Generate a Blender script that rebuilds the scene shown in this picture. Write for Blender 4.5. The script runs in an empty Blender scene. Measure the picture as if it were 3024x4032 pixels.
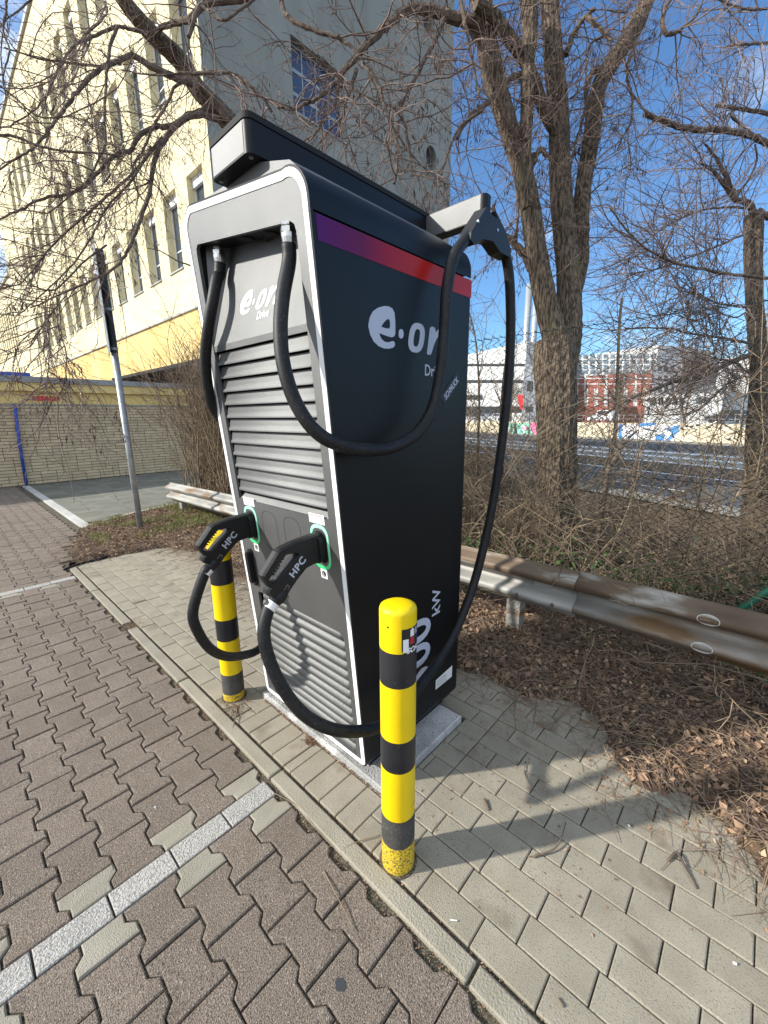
import bpy, math, random
import numpy as np
from mathutils import Vector, Matrix
from mathutils.geometry import tessellate_polygon

random.seed(7)
rng = np.random.default_rng(7)
R = math.radians
sc = bpy.context.scene
COL = sc.collection

# ------------------------------------------------------------------ camera
H = 1.54
CR = np.array([0.67716016, -0.73578789, -0.00838486])
CU = np.array([0.17320759, 0.14831084, 0.97365447])
CF = np.array([0.7151596, 0.66077234, -0.22787423])
FP_ = 1617.12
cd = bpy.data.cameras.new('camera')
cam = bpy.data.objects.new('camera', cd)
COL.objects.link(cam)
cam.matrix_world = Matrix(((CR[0], CU[0], -CF[0], 0), (CR[1], CU[1], -CF[1], 0), (CR[2], CU[2], -CF[2], H), (0, 0, 0, 1)))
cd.sensor_fit = 'VERTICAL'
cd.sensor_height = 36
cd.lens = 36 * FP_ / 4032
cd.clip_start = 0.02
cd.clip_end = 3000
sc.camera = cam

# ------------------------------------------------------------------ light
SUN_EL = 30.5
SUN_AZ = math.atan2(-0.80, 0.60)        # from +Y towards +X
w = bpy.data.worlds.new("World")
sc.world = w
w.use_nodes = True
nt = w.node_tree
nt.nodes.clear()
out = nt.nodes.new('ShaderNodeOutputWorld')
bg = nt.nodes.new('ShaderNodeBackground')
sky = nt.nodes.new('ShaderNodeTexSky')
sky.sky_type = 'NISHITA'
sky.sun_disc = False
sky.sun_elevation = R(SUN_EL)
sky.sun_rotation = SUN_AZ % (2 * math.pi)
sky.air_density = 1.0
sky.dust_density = 0.3
sky.ozone_density = 2.5
tc = nt.nodes.new('ShaderNodeTexCoord')
mp = nt.nodes.new('ShaderNodeMapping')
mp.inputs['Scale'].default_value = (1.0, 1.0, 2.6)
n1 = nt.nodes.new('ShaderNodeTexNoise')
n1.inputs['Scale'].default_value = 2.3
n1.inputs['Detail'].default_value = 9
n1.inputs['Roughness'].default_value = 0.62
n1.inputs['Distortion'].default_value = 0.5
rp = nt.nodes.new('ShaderNodeValToRGB')
rp.color_ramp.elements[0].position = 0.47
rp.color_ramp.elements[1].position = 0.72
# thicker cloud on the sun side of the sky
sx = nt.nodes.new('ShaderNodeSeparateXYZ')
dr = nt.nodes.new('ShaderNodeMath'); dr.operation = 'MULTIPLY_ADD'
dr.inputs[1].default_value = -0.30; dr.inputs[2].default_value = 0.13
ad = nt.nodes.new('ShaderNodeMath'); ad.operation = 'ADD'
mix = nt.nodes.new('ShaderNodeMixRGB')
mix.inputs[2].default_value = (7.4, 8.3, 9.4, 1)
tint = nt.nodes.new('ShaderNodeMixRGB'); tint.blend_type = 'MULTIPLY'; tint.inputs[0].default_value = 1
tint.inputs[2].default_value = (0.84, 1.14, 1.38, 1)
L = nt.links.new
L(tc.outputs['Generated'], mp.inputs[0]); L(mp.outputs[0], n1.inputs['Vector'])
L(tc.outputs['Generated'], sx.inputs[0]); L(sx.outputs['X'], dr.inputs[0])
L(n1.outputs['Fac'], ad.inputs[0]); L(dr.outputs[0], ad.inputs[1])
L(ad.outputs[0], rp.inputs[0]); L(rp.outputs[0], mix.inputs[0])
L(sky.outputs[0], tint.inputs[1]); L(tint.outputs[0], mix.inputs[1])
L(mix.outputs[0], bg.inputs[0])
bg.inputs[1].default_value = 0.116
L(bg.outputs[0], out.inputs[0])

sd = bpy.data.lights.new('sun', 'SUN')
sd.energy = 4.6
sd.angle = R(1.3)
sd.color = (1.0, 0.955, 0.88)
so = bpy.data.objects.new('sun', sd)
COL.objects.link(so)
sv = Vector((math.sin(SUN_AZ) * math.cos(R(SUN_EL)), math.cos(SUN_AZ) * math.cos(R(SUN_EL)), math.sin(R(SUN_EL))))
so.rotation_euler = sv.to_track_quat('Z', 'Y').to_euler()
so.location = (-8, 6, 12)

sc.view_settings.view_transform = 'Standard'
sc.view_settings.look = 'None'
sc.view_settings.exposure = 0.42
sc.view_settings.gamma = 1
sc.view_settings.use_curve_mapping = False
sc.cycles.max_bounces = 6

# ------------------------------------------------------------------ helpers
def ray(x, y):
    return CF + (x - 1512) / FP_ * CR - (y - 2016) / FP_ * CU
O3 = np.array([0, 0, H])
def at(x, y, depth):                      # point of the place seen at (x, y) of the survey photo, that far away
    return O3 + ray(x, y) * depth
def onY(x, y, Y):
    d = ray(x, y); return O3 + d * (Y / d[1])
def onX(x, y, X):
    d = ray(x, y); return O3 + d * (X / d[0])
def onZ(x, y, z=0.0):
    d = ray(x, y); return O3 + d * ((z - H) / d[2])

def tag(o, label=None, cat=None, group=None, kind=None):
    if label: o['label'] = label
    if cat: o['category'] = cat
    if group: o['group'] = group
    if kind: o['kind'] = kind
    return o
def empty(name, loc=(0, 0, 0), parent=None):
    o = bpy.data.objects.new(name, None)
    o.empty_display_size = 0.1
    COL.objects.link(o)
    o.location = loc
    if parent: o.parent = parent
    return o
def wloc(o):
    v = Vector((0, 0, 0))
    while o is not None:
        v = v + Vector(o.location); o = o.parent
    return np.array(v)
def mesh(name, V, F, mat=None, smooth=False, mats=None, mi=None, attr=None):
    me = bpy.data.meshes.new(name)
    V = np.asarray(V, dtype=np.float32).reshape(-1, 3)
    if isinstance(F, np.ndarray):
        k = F.shape[1]; n = F.shape[0]
        me.vertices.add(len(V)); me.vertices.foreach_set('co', V.ravel())
        me.loops.add(n * k); me.loops.foreach_set('vertex_index', F.astype(np.int32).ravel())
        me.polygons.add(n)
        me.polygons.foreach_set('loop_start', np.arange(n, dtype=np.int32) * k)
        me.polygons.foreach_set('loop_total', np.full(n, k, dtype=np.int32))
        me.update(calc_edges=True)
    else:
        me.from_pydata([tuple(map(float, v)) for v in V], [], F)
        me.update()
    for m in (mats or ([mat] if mat else [])):
        me.materials.append(m)
    if mi is not None:
        me.polygons.foreach_set('material_index', np.asarray(mi, dtype=np.int32))
    if smooth:
        me.polygons.foreach_set('use_smooth', np.ones(len(me.polygons), dtype=bool))
    if attr is not None:                  # one value per vertex
        a = me.attributes.new('rnd', 'FLOAT', 'POINT')
        a.data.foreach_set('value', np.asarray(attr, dtype=np.float32))
    return me
def obj(name, V, F, mat=None, parent=None, smooth=False, kind=None, loc=None, **k):
    """V in world coordinates; stored relative to its parent (or to loc)."""
    base = wloc(parent) if parent is not None else np.zeros(3)
    off = np.array(loc, float) if loc is not None else base
    me = mesh(name, np.asarray(V, float).reshape(-1, 3) - off, F, mat, smooth, **k)
    o = bpy.data.objects.new(name, me)
    COL.objects.link(o)
    if parent is not None: o.parent = parent
    o.location = tuple(off - base)
    if kind: o['kind'] = kind
    return o
def inst(name, me, loc, parent=None, rot=None, scale=None):
    o = bpy.data.objects.new(name, me)
    COL.objects.link(o)
    if parent is not None: o.parent = parent
    o.location = tuple(np.array(loc, float) - (wloc(parent) if parent is not None else 0))
    if rot: o.rotation_euler = rot
    if scale: o.scale = scale
    return o
class MB:
    def __init__(s): s.v = []; s.f = []; s.m = []
    def add(s, V, F, m=0):
        b = len(s.v); s.v += [tuple(map(float, p)) for p in V]; s.f += [tuple(int(i) + b for i in f) for f in F]; s.m += [m] * len(F)
        return s
    def box(s, a, b, m=0, bev=0.0):
        x0, y0, z0 = a; x1, y1, z1 = b
        if bev <= 0:
            V = [(x0,y0,z0),(x1,y0,z0),(x1,y1,z0),(x0,y1,z0),(x0,y0,z1),(x1,y0,z1),(x1,y1,z1),(x0,y1,z1)]
            return s.add(V, [(0,3,2,1),(4,5,6,7),(0,1,5,4),(1,2,6,5),(2,3,7,6),(3,0,4,7)], m)
        c = bev
        V = []
        for z, i in ((z0, c), (z0 + c, 0), (z1 - c, 0), (z1, c)):
            V += [(x0+i,y0+i,z),(x1-i,y0+i,z),(x1-i,y1-i,z),(x0+i,y1-i,z)]
        F = [(3,2,1,0),(12,13,14,15)]
        for k in range(3):
            for j in range(4):
                a_, b_ = 4*k+j, 4*k+(j+1) % 4
                F.append((a_, b_, b_+4, a_+4))
        return s.add(V, F, m)
    def obj(s, name, mat=None, parent=None, smooth=False, kind=None, loc=None, mats=None):
        return obj(name, s.v, s.f, mat, parent, smooth, kind, loc, mats=mats, mi=s.m if mats else None)
def tube(P, r, n=10, caps=True):
    P = np.asarray(P, float); K = len(P)
    r = np.full(K, r, float) if np.isscalar(r) else np.asarray(r, float)
    T = np.gradient(P, axis=0); T /= np.linalg.norm(T, axis=1)[:, None] + 1e-12
    u = np.cross(T[0], [0.3, 0.2, 0.93]); u /= np.linalg.norm(u)
    V = []
    a = np.arange(n) * 2 * math.pi / n
    for i in range(K):
        u = u - T[i] * (u @ T[i]); u /= np.linalg.norm(u); w_ = np.cross(T[i], u)
        V.append(P[i] + r[i] * (np.cos(a)[:, None] * u + np.sin(a)[:, None] * w_))
    V = np.concatenate(V)
    F = []
    for i in range(K - 1):
        for j in range(n):
            j2 = (j + 1) % n
            F.append((i*n+j, i*n+j2, (i+1)*n+j2, (i+1)*n+j))
    if caps:
        F.append(tuple(range(n - 1, -1, -1))); F.append(tuple((K-1)*n + j for j in range(n)))
    return V, F
def smooth_path(P, m=8):
    P = np.asarray(P, float)
    Q = np.vstack([2*P[0]-P[1], P, 2*P[-1]-P[-2]])
    out = []
    for i in range(1, len(Q) - 2):
        for t in np.arange(m) / m:
            out.append(0.5*((2*Q[i]) + (-Q[i-1]+Q[i+1])*t + (2*Q[i-1]-5*Q[i]+4*Q[i+1]-Q[i+2])*t*t + (-Q[i-1]+3*Q[i]-3*Q[i+1]+Q[i+2])*t**3))
    out.append(P[-1])
    return np.array(out)
def prism(loops, fn, d0, d1, mb=None, m=0, back=True):
    """2D loops (outer, holes...) -> solid between depths d0 (back) and d1 (front); fn(x, y, d) -> world."""
    mb = mb or MB()
    tri = tessellate_polygon([[Vector((x, y, 0)) for x, y in lp] for lp in loops])
    flat = [p for lp in loops for p in lp]
    n = len(flat)
    def ar(t):
        a, b, c = [flat[i] for i in t]
        return (b[0]-a[0])*(c[1]-a[1]) - (b[1]-a[1])*(c[0]-a[0])
    tri = [t if ar(t) > 0 else t[::-1] for t in tri if abs(ar(t)) > 1e-14]
    V = [fn(x, y, d1) for x, y in flat]
    F = list(tri)
    if d0 is not None:
        V += [fn(x, y, d0) for x, y in flat]
        if back: F += [tuple(i + n for i in t[::-1]) for t in tri]
        b = 0
        for li, lp in enumerate(loops):
            k = len(lp)
            A = sum(lp[i][0]*lp[(i+1) % k][1] - lp[(i+1) % k][0]*lp[i][1] for i in range(k))
            for i in range(k):
                p, q = b + i, b + (i+1) % k
                f = (p, p + n, q + n, q)
                F.append(f if (A > 0) == (li == 0) else f[::-1])
            b += k
    mb.add(V, F, m)
    return mb
def rrect(x0, y0, x1, y1, r, n=5):
    r = [r]*4 if np.isscalar(r) else r
    P = []
    for (cx, cy, a0), rr in zip((((x1, y0), 0, 0), ((x1, y1), 0, 0), ((x0, y1), 0, 0), ((x0, y0), 0, 0)), r):
        pass
    for k, (cx, cy, a0) in enumerate(((x1, y0, -90), (x1, y1, 0), (x0, y1, 90), (x0, y0, 180))):
        rr = max(r[k], 1e-6)
        ox = cx - rr if cx == x1 else cx + rr
        oy = cy + rr if cy == y0 else cy - rr
        for i in range(n + 1):
            a = R(a0 + 90 * i / n)
            P.append((ox + rr * math.cos(a), oy + rr * math.sin(a)))
    return P
def inset(loop, d):
    """shrink a roughly convex ccw loop by d"""
    n = len(loop); P = np.array(loop); out = []
    for i in range(n):
        a, b, c = P[i-1], P[i], P[(i+1) % n]
        e1 = b - a; e2 = c - b
        l1 = np.linalg.norm(e1); l2 = np.linalg.norm(e2)
        if l1 < 1e-9: e1 = e2; l1 = l2
        if l2 < 1e-9: e2 = e1; l2 = l1
        n1_ = np.array([-e1[1], e1[0]])/l1; n2_ = np.array([-e2[1], e2[0]])/l2
        nn = n1_ + n2_; nn /= max(np.linalg.norm(nn), 1e-9)
        k = d / max(nn @ n1_, 0.35)
        out.append(tuple(b + nn * k))
    return out
_tc = {}
def text2d(s, size=1.0, bold=0.0, shear=0.0, spacing=1.0):
    """lettering as triangles in the xy plane: (V (n,2), faces)"""
    key = (s, bold, shear, spacing)
    if key not in _tc:
        cu = bpy.data.curves.new('t', 'FONT'); cu.body = s; cu.offset = bold; cu.shear = shear; cu.space_character = spacing
        cu.resolution_u = 4
        o = bpy.data.objects.new('t', cu); COL.objects.link(o)
        dg = bpy.context.evaluated_depsgraph_get(); dg.update()
        me = o.evaluated_get(dg).to_mesh()
        V = np.array([tuple(v.co)[:2] for v in me.vertices]); F = [tuple(p.vertices) for p in me.polygons]
        o.evaluated_get(dg).to_mesh_clear()
        bpy.data.objects.remove(o); bpy.data.curves.remove(cu)
        _tc[key] = (V, F)
    V, F = _tc[key]
    return V * size, F

# ------------------------------------------------------------------ materials
def mat(name, col=(0.5, 0.5, 0.5), rough=0.8, metal=0.0, spec=0.5):
    m = bpy.data.materials.new(name); m.use_nodes = True
    b = m.node_tree.nodes['Principled BSDF']
    b.inputs['Base Color'].default_value = (*col, 1)
    b.inputs['Roughness'].default_value = rough
    b.inputs['Metallic'].default_value = metal
    b.inputs['Specular IOR Level'].default_value = spec
    return m
def nmat(name, c1, c2, scale=5, detail=6, rough=0.85, metal=0.0, spec=0.4, lo=0.35, hi=0.65, speck=None, bump=0.0, bscale=None,
         objrnd=0.0, stain=None, stretch=None, rrough=None, coord='Object'):
    """two-tone noise surface; speck=(scale, amount, colour) small grains; objrnd varies brightness from piece to piece;
    stain=(colour, scale, lo, hi)."""
    m = mat(name, c1, rough, metal, spec)
    t = m.node_tree; N = t.nodes; K = t.links.new
    b = N['Principled BSDF']
    g = N.new('ShaderNodeNewGeometry')
    src = g.outputs['Position']
    if coord == 'Object':
        src = N.new('ShaderNodeTexCoord').outputs['Object']
    if stretch:
        mpp = N.new('ShaderNodeMapping'); mpp.inputs['Scale'].default_value = stretch
        K(src, mpp.inputs[0]); src = mpp.outputs[0]
    oi = N.new('ShaderNodeObjectInfo')
    at_ = N.new('ShaderNodeAttribute'); at_.attribute_name = 'rnd'
    s_ = N.new('ShaderNodeMath'); s_.operation = 'ADD'
    K(oi.outputs['Random'], s_.inputs[0]); K(at_.outputs['Fac'], s_.inputs[1])
    fr = N.new('ShaderNodeMath'); fr.operation = 'FRACT'; K(s_.outputs[0], fr.inputs[0])
    off = N.new('ShaderNodeVectorMath'); off.operation = 'ADD'
    cm = N.new('ShaderNodeCombineXYZ')
    ml = N.new('ShaderNodeMath'); ml.operation = 'MULTIPLY'; ml.inputs[1].default_value = 37.0
    K(fr.outputs[0], ml.inputs[0]); K(ml.outputs[0], cm.inputs[0]); K(ml.outputs[0], cm.inputs[1])
    K(src, off.inputs[0]); K(cm.outputs[0], off.inputs[1]); src = off.outputs[0]
    n = N.new('ShaderNodeTexNoise'); n.inputs['Scale'].default_value = scale; n.inputs['Detail'].default_value = detail
    K(src, n.inputs['Vector'])
    r_ = N.new('ShaderNodeMapRange'); r_.inputs['From Min'].default_value = lo; r_.inputs['From Max'].default_value = hi
    K(n.outputs['Fac'], r_.inputs['Value'])
    mx = N.new('ShaderNodeMixRGB'); mx.inputs[1].default_value = (*c1, 1); mx.inputs[2].default_value = (*c2, 1)
    K(r_.outputs[0], mx.inputs[0]); col = mx.outputs[0]
    if stain:
        sc_, ss, slo, shi = stain
        n3 = N.new('ShaderNodeTexNoise'); n3.inputs['Scale'].default_value = ss; n3.inputs['Detail'].default_value = 5
        K(src, n3.inputs['Vector'])
        r3 = N.new('ShaderNodeMapRange'); r3.inputs['From Min'].default_value = slo; r3.inputs['From Max'].default_value = shi
        K(n3.outputs['Fac'], r3.inputs['Value'])
        m3 = N.new('ShaderNodeMixRGB'); m3.inputs[2].default_value = (*sc_, 1)
        K(r3.outputs[0], m3.inputs[0]); K(col, m3.inputs[1]); col = m3.outputs[0]
    if speck:
        for (ssc, amt, scol) in (speck if isinstance(speck, list) else [speck]):
            n2 = N.new('ShaderNodeTexNoise'); n2.inputs['Scale'].default_value = ssc; n2.inputs['Detail'].default_value = 2
            K(src, n2.inputs['Vector'])
            r2 = N.new('ShaderNodeMapRange'); r2.inputs['From Min'].default_value = 0.64 - 0.14*amt; r2.inputs['From Max'].default_value = 0.70 - 0.14*amt
            K(n2.outputs['Fac'], r2.inputs['Value'])
            m2 = N.new('ShaderNodeMixRGB'); m2.inputs[2].default_value = (*scol, 1)
            K(r2.outputs[0], m2.inputs[0]); K(col, m2.inputs[1]); col = m2.outputs[0]
    if objrnd:
        r4 = N.new('ShaderNodeMapRange'); r4.inputs['To Min'].default_value = 1 - objrnd; r4.inputs['To Max'].default_value = 1 + objrnd
        K(fr.outputs[0], r4.inputs['Value'])
        hs = N.new('ShaderNodeHueSaturation'); K(r4.outputs[0], hs.inputs['Value']); K(col, hs.inputs['Color']); col = hs.outputs[0]
    K(col, b.inputs['Base Color'])
    if rrough is not None:
        r5 = N.new('ShaderNodeMapRange'); r5.inputs['To Min'].default_value = rough; r5.inputs['To Max'].default_value = rrough
        K(n.outputs['Fac'], r5.inputs['Value']); K(r5.outputs[0], b.inputs['Roughness'])
    if bump:
        nb = N.new('ShaderNodeTexNoise'); nb.inputs['Scale'].default_value = bscale or scale*6; nb.inputs['Detail'].default_value = 4
        K(src, nb.inputs['Vector'])
        bp = N.new('ShaderNodeBump'); bp.inputs['Strength'].default_value = min(1, bump); bp.inputs['Distance'].default_value = 0.004 * max(1, bump)
        K(nb.outputs['Fac'], bp.inputs['Height']); K(bp.outputs[0], b.inputs['Normal'])
    return m

M = {}
M['soil'] = nmat('soil', (0.065, 0.045, 0.03), (0.13, 0.095, 0.065), 6, bump=1, bscale=60, coord='P')
M['joint'] = nmat('joint_dirt', (0.035, 0.03, 0.022), (0.10, 0.085, 0.06), 25, speck=(240, 0.6, (0.25, 0.21, 0.14)), bump=1.5, bscale=200, coord='P')
M['brownpaver'] = nmat('brown_paver', (0.205, 0.160, 0.122), (0.25, 0.20, 0.158), 9, speck=[(230, 0.75, (0.095, 0.074, 0.06)), (170, 0.25, (0.40, 0.35, 0.29)), (310, 0.5, (0.28, 0.235, 0.195))],
                       bump=2.2, bscale=260, objrnd=0.09, coord='P', rough=0.9, stain=((0.15, 0.125, 0.105), 1.3, 0.60, 0.9))
M['greypaver'] = nmat('grey_paver', (0.285, 0.252, 0.19), (0.345, 0.308, 0.238), 7, speck=[(200, 0.3, (0.19, 0.17, 0.13))],
                      bump=0.9, bscale=240, objrnd=0.06, coord='P', rough=0.88, stain=((0.15, 0.115, 0.08), 4.2, 0.60, 0.74))
M['lightpaver'] = nmat('light_paver', (0.27, 0.245, 0.19), (0.32, 0.292, 0.235), 8, speck=[(220, 0.3, (0.33, 0.305, 0.26))], bump=1.0, bscale=250, objrnd=0.05, coord='P', rough=0.9)
M['granite'] = nmat('white_granite', (0.42, 0.40, 0.36), (0.53, 0.51, 0.465), 12, speck=[(150, 1.0, (0.26, 0.245, 0.23)), (260, 0.7, (0.42, 0.40, 0.38))], bump=2.0, bscale=180, objrnd=0.05, coord='P', rough=0.85)
M['kerb'] = nmat('kerb_concrete', (0.27, 0.245, 0.185), (0.33, 0.30, 0.235), 5, speck=[(190, 0.35, (0.25, 0.225, 0.18))], bump=1.2, bscale=150, objrnd=0.05, coord='P', rough=0.9, stain=((0.24, 0.21, 0.16), 6, 0.60, 0.8))
M['slab'] = nmat('grey_slab', (0.125, 0.125, 0.10), (0.195, 0.19, 0.155), 2.0, speck=[(120, 0.3, (0.2, 0.2, 0.18))], objrnd=0.07, coord='P', bump=0.6, bscale=90)
M['border'] = nmat('border_stone', (0.44, 0.43, 0.40), (0.54, 0.53, 0.50), 5, speck=[(150, 0.5, (0.36, 0.35, 0.33))], objrnd=0.08, coord='P')
M['plinth'] = nmat('plinth_concrete', (0.26, 0.26, 0.25), (0.44, 0.43, 0.41), 3, speck=[(110, 0.25, (0.16, 0.16, 0.155))], bump=2, bscale=120, coord='P', stain=((0.6, 0.59, 0.57), 5, 0.5, 0.62))
M['asphalt'] = nmat('road_asphalt', (0.055, 0.058, 0.065), (0.075, 0.078, 0.086), 3, speck=(90, 0.3, (0.12, 0.12, 0.12)), coord='P', rough=0.8)
M['roadpaint'] = nmat('road_paint', (0.7, 0.7, 0.68), (0.8, 0.8, 0.78), 4, coord='P')
M['concrete'] = nmat('road_concrete', (0.22, 0.20, 0.165), (0.30, 0.275, 0.23), 1.5, coord='P')
M['black'] = nmat('powder_black', (0.0052, 0.0059, 0.0073), (0.007, 0.0077, 0.0093), 3, rough=0.36, spec=0.27, bump=0.15, bscale=900, rrough=0.42)
M['anthra'] = nmat('anthracite_panel', (0.165, 0.167, 0.167), (0.19, 0.191, 0.189), 4, rough=0.50, metal=0.8, spec=0.5, bump=0.3, bscale=1100, rrough=0.54, speck=[(600, 0.15, (0.12, 0.12, 0.118))])
M['slat'] = nmat('slat_metal', (0.15, 0.153, 0.153), (0.18, 0.182, 0.178), 4, rough=0.50, metal=0.8, spec=0.5, bump=0.3, bscale=1100, rrough=0.54)
M['arm'] = nmat('arm_metal', (0.125, 0.127, 0.125), (0.185, 0.186, 0.185), 2.2, rough=0.5, metal=0.5, spec=0.5, bump=0.2, bscale=900, rrough=0.5)
M['void'] = mat('dark_cavity', (0.008, 0.008, 0.009), 0.8)
M['frame'] = mat('white_trim', (0.86, 0.87, 0.88), 0.35)
M['logo'] = mat('logo_film', (0.47, 0.50, 0.60), 0.45)
M['logow'] = mat('logo_film_white', (0.92, 0.92, 0.92), 0.4)
M['rubber'] = nmat('cable_rubber', (0.007, 0.007, 0.008), (0.013, 0.013, 0.0135), 20, rough=0.46, spec=0.32, rrough=0.56, bump=0.25, bscale=300, speck=[(160, 0.1, (0.05, 0.05, 0.05))])
M['plug'] = nmat('plug_plastic', (0.008, 0.008, 0.0095), (0.013, 0.013, 0.015), 18, rough=0.42, spec=0.36, rrough=0.5, bump=0.3, bscale=700)
M['nickel'] = mat('nickel', (0.62, 0.60, 0.56), 0.28, 1.0)
M['green'] = mat('green_ring', (0.30, 0.78, 0.50), 0.4)
M['sticker'] = mat('white_sticker', (0.8, 0.8, 0.78), 0.4)
M['red'] = mat('red_print', (0.7, 0.03, 0.04), 0.5)
M['grey'] = mat('grey_print', (0.35, 0.35, 0.35), 0.5)
M['blackp'] = mat('black_print', (0.015, 0.015, 0.018), 0.5)
M['yellow'] = nmat('bollard_yellow', (0.85, 0.60, 0.0), (0.80, 0.55, 0.0), 6, rough=0.42, spec=0.45, bump=0.2, bscale=60, stain=((0.35, 0.24, 0.02), 18, 0.70, 0.78))
M['yellowworn'] = nmat('bollard_yellow_worn', (0.72, 0.50, 0.02), (0.62, 0.43, 0.03), 10, rough=0.65, speck=[(150, 0.8, (0.16, 0.12, 0.05))], stain=((0.16, 0.13, 0.07), 30, 0.60, 0.70), bump=0.8, bscale=90)
M['bblack'] = nmat('bollard_black', (0.014, 0.014, 0.018), (0.024, 0.024, 0.028), 8, rough=0.36, speck=[(120, -0.5, (0.12, 0.12, 0.12))], rrough=0.5)
M['bblackworn'] = nmat('bollard_black_worn', (0.045, 0.043, 0.04), (0.075, 0.072, 0.066), 14, rough=0.7, speck=[(170, 0.0, (0.20, 0.19, 0.17))])
M['zinc'] = nmat('galvanised', (0.34, 0.36, 0.37), (0.46, 0.48, 0.49), 12, rough=0.42, metal=0.55, rrough=0.55)
M['railz'] = nmat('rail_steel', (0.24, 0.235, 0.215), (0.40, 0.39, 0.36), 5, rough=0.55, metal=0.35, coord='P', stretch=(1, 0.5, 2.5),
                  stain=((0.20, 0.125, 0.065), 3.0, 0.52, 0.66), rrough=0.7)
M['railrust'] = nmat('rail_rust', (0.10, 0.065, 0.04), (0.19, 0.14, 0.095), 4, rough=0.6, metal=0.15, coord='P', stretch=(1, 0.5, 2.5), stain=((0.42, 0.40, 0.36), 4, 0.56, 0.68))
M['poleblack'] = mat('sleeve_black', (0.02, 0.022, 0.024), 0.45)
M['signback'] = nmat('sign_back', (0.20, 0.21, 0.22), (0.26, 0.27, 0.28), 3, rough=0.45, metal=0.5)
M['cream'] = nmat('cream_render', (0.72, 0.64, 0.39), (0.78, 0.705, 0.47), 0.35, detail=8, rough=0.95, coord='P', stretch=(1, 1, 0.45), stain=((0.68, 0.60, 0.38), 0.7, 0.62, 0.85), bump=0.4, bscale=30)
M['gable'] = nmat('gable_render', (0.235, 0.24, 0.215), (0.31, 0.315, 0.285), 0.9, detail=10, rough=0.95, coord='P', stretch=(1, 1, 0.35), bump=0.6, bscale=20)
M['ochre'] = nmat('ochre_render', (0.72, 0.51, 0.19), (0.78, 0.585, 0.26), 0.5, detail=8, rough=0.95, coord='P', stretch=(1, 1, 0.4), stain=((0.66, 0.45, 0.17), 0.9, 0.6, 0.8))
M['gyellow'] = nmat('garage_yellow', (0.80, 0.56, 0.20), (0.86, 0.62, 0.25), 1.2, coord='P', rough=0.9)
M['coping'] = nmat('grey_coping', (0.30, 0.29, 0.27), (0.38, 0.37, 0.35), 2, coord='P')
M['brick'] = nmat('buff_brick', (0.56, 0.42, 0.25), (0.68, 0.52, 0.33), 3, objrnd=0.10, coord='P', rough=0.95, bump=0.6, bscale=60)
M['mortar'] = nmat('mortar', (0.22, 0.18, 0.13), (0.28, 0.23, 0.17), 8, coord='P', rough=1)
M['glass'] = mat('window_glass', (0.05, 0.07, 0.10), 0.08, 0.0, 0.9)
M['glassb'] = mat('blue_glass', (0.035, 0.06, 0.13), 0.1, 0.0, 0.9)
M['winframe'] = mat('window_frame', (0.72, 0.73, 0.74), 0.5)
M['darkframe'] = mat('dark_window_frame', (0.06, 0.06, 0.06), 0.5)
M['blind'] = mat('blind_box', (0.66, 0.67, 0.68), 0.6)
M['sill'] = mat('sill', (0.38, 0.38, 0.37), 0.6)
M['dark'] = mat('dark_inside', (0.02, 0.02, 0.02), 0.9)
M['bark'] = nmat('bark', (0.045, 0.032, 0.022), (0.21, 0.158, 0.11), 7, detail=10, rough=0.95, coord='P', stretch=(9, 9, 1.4), bump=5, bscale=8, stain=((0.12, 0.12, 0.065), .9, 0.60, 0.78), lo=0.40, hi=0.62)
M['bark2'] = nmat('bark_branch', (0.085, 0.062, 0.048), (0.19, 0.145, 0.11), 14, rough=0.95, coord='P', bump=2, bscale=40)
M['twigd'] = nmat('twig_dark', (0.13, 0.088, 0.075), (0.25, 0.18, 0.145), 4, rough=0.85, coord='P')
M['twigl'] = nmat('twig_light', (0.15, 0.11, 0.07), (0.29, 0.22, 0.145), 3, rough=0.85, coord='P')
M['twigp'] = nmat('twig_pale', (0.20, 0.145, 0.13), (0.36, 0.28, 0.25), 4, rough=0.85, coord='P')
M['bud'] = mat('bud', (0.13, 0.075, 0.045), 0.8)
M['pod'] = mat('seed_pod', (0.05, 0.028, 0.02), 0.8)
M['leaf'] = nmat('dead_leaf', (0.17, 0.095, 0.055), (0.40, 0.26, 0.165), 9, rough=0.9, coord='P', lo=0.3, hi=0.7)
M['leafp'] = nmat('pale_leaf', (0.45, 0.30, 0.18), (0.62, 0.46, 0.30), 9, rough=0.9, coord='P')
M['straw'] = nmat('straw', (0.19, 0.135, 0.088), (0.42, 0.315, 0.21), 9, rough=0.9, coord='P')
M['litter'] = nmat('litter_ground', (0.045, 0.028, 0.018), (0.14, 0.09, 0.055), 22, rough=1, coord='P', bump=5, bscale=45, speck=[(50, 0.5, (0.30, 0.21, 0.14))])
M['grass'] = nmat('grass', (0.13, 0.16, 0.04), (0.34, 0.33, 0.13), 7, coord='P', rough=0.8)
M['ivy'] = nmat('ivy', (0.035, 0.075, 0.02), (0.08, 0.14, 0.04), 7, coord='P', rough=0.5)
M['fence'] = mat('fence_green', (0.014, 0.022, 0.02), 0.7, 0, .2)
M['fencep'] = mat('fence_pipe', (0.02, 0.16, 0.09), 0.45)
M['bluepipe'] = mat('blue_pipe', (0.03, 0.07, 0.36), 0.5)
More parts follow.
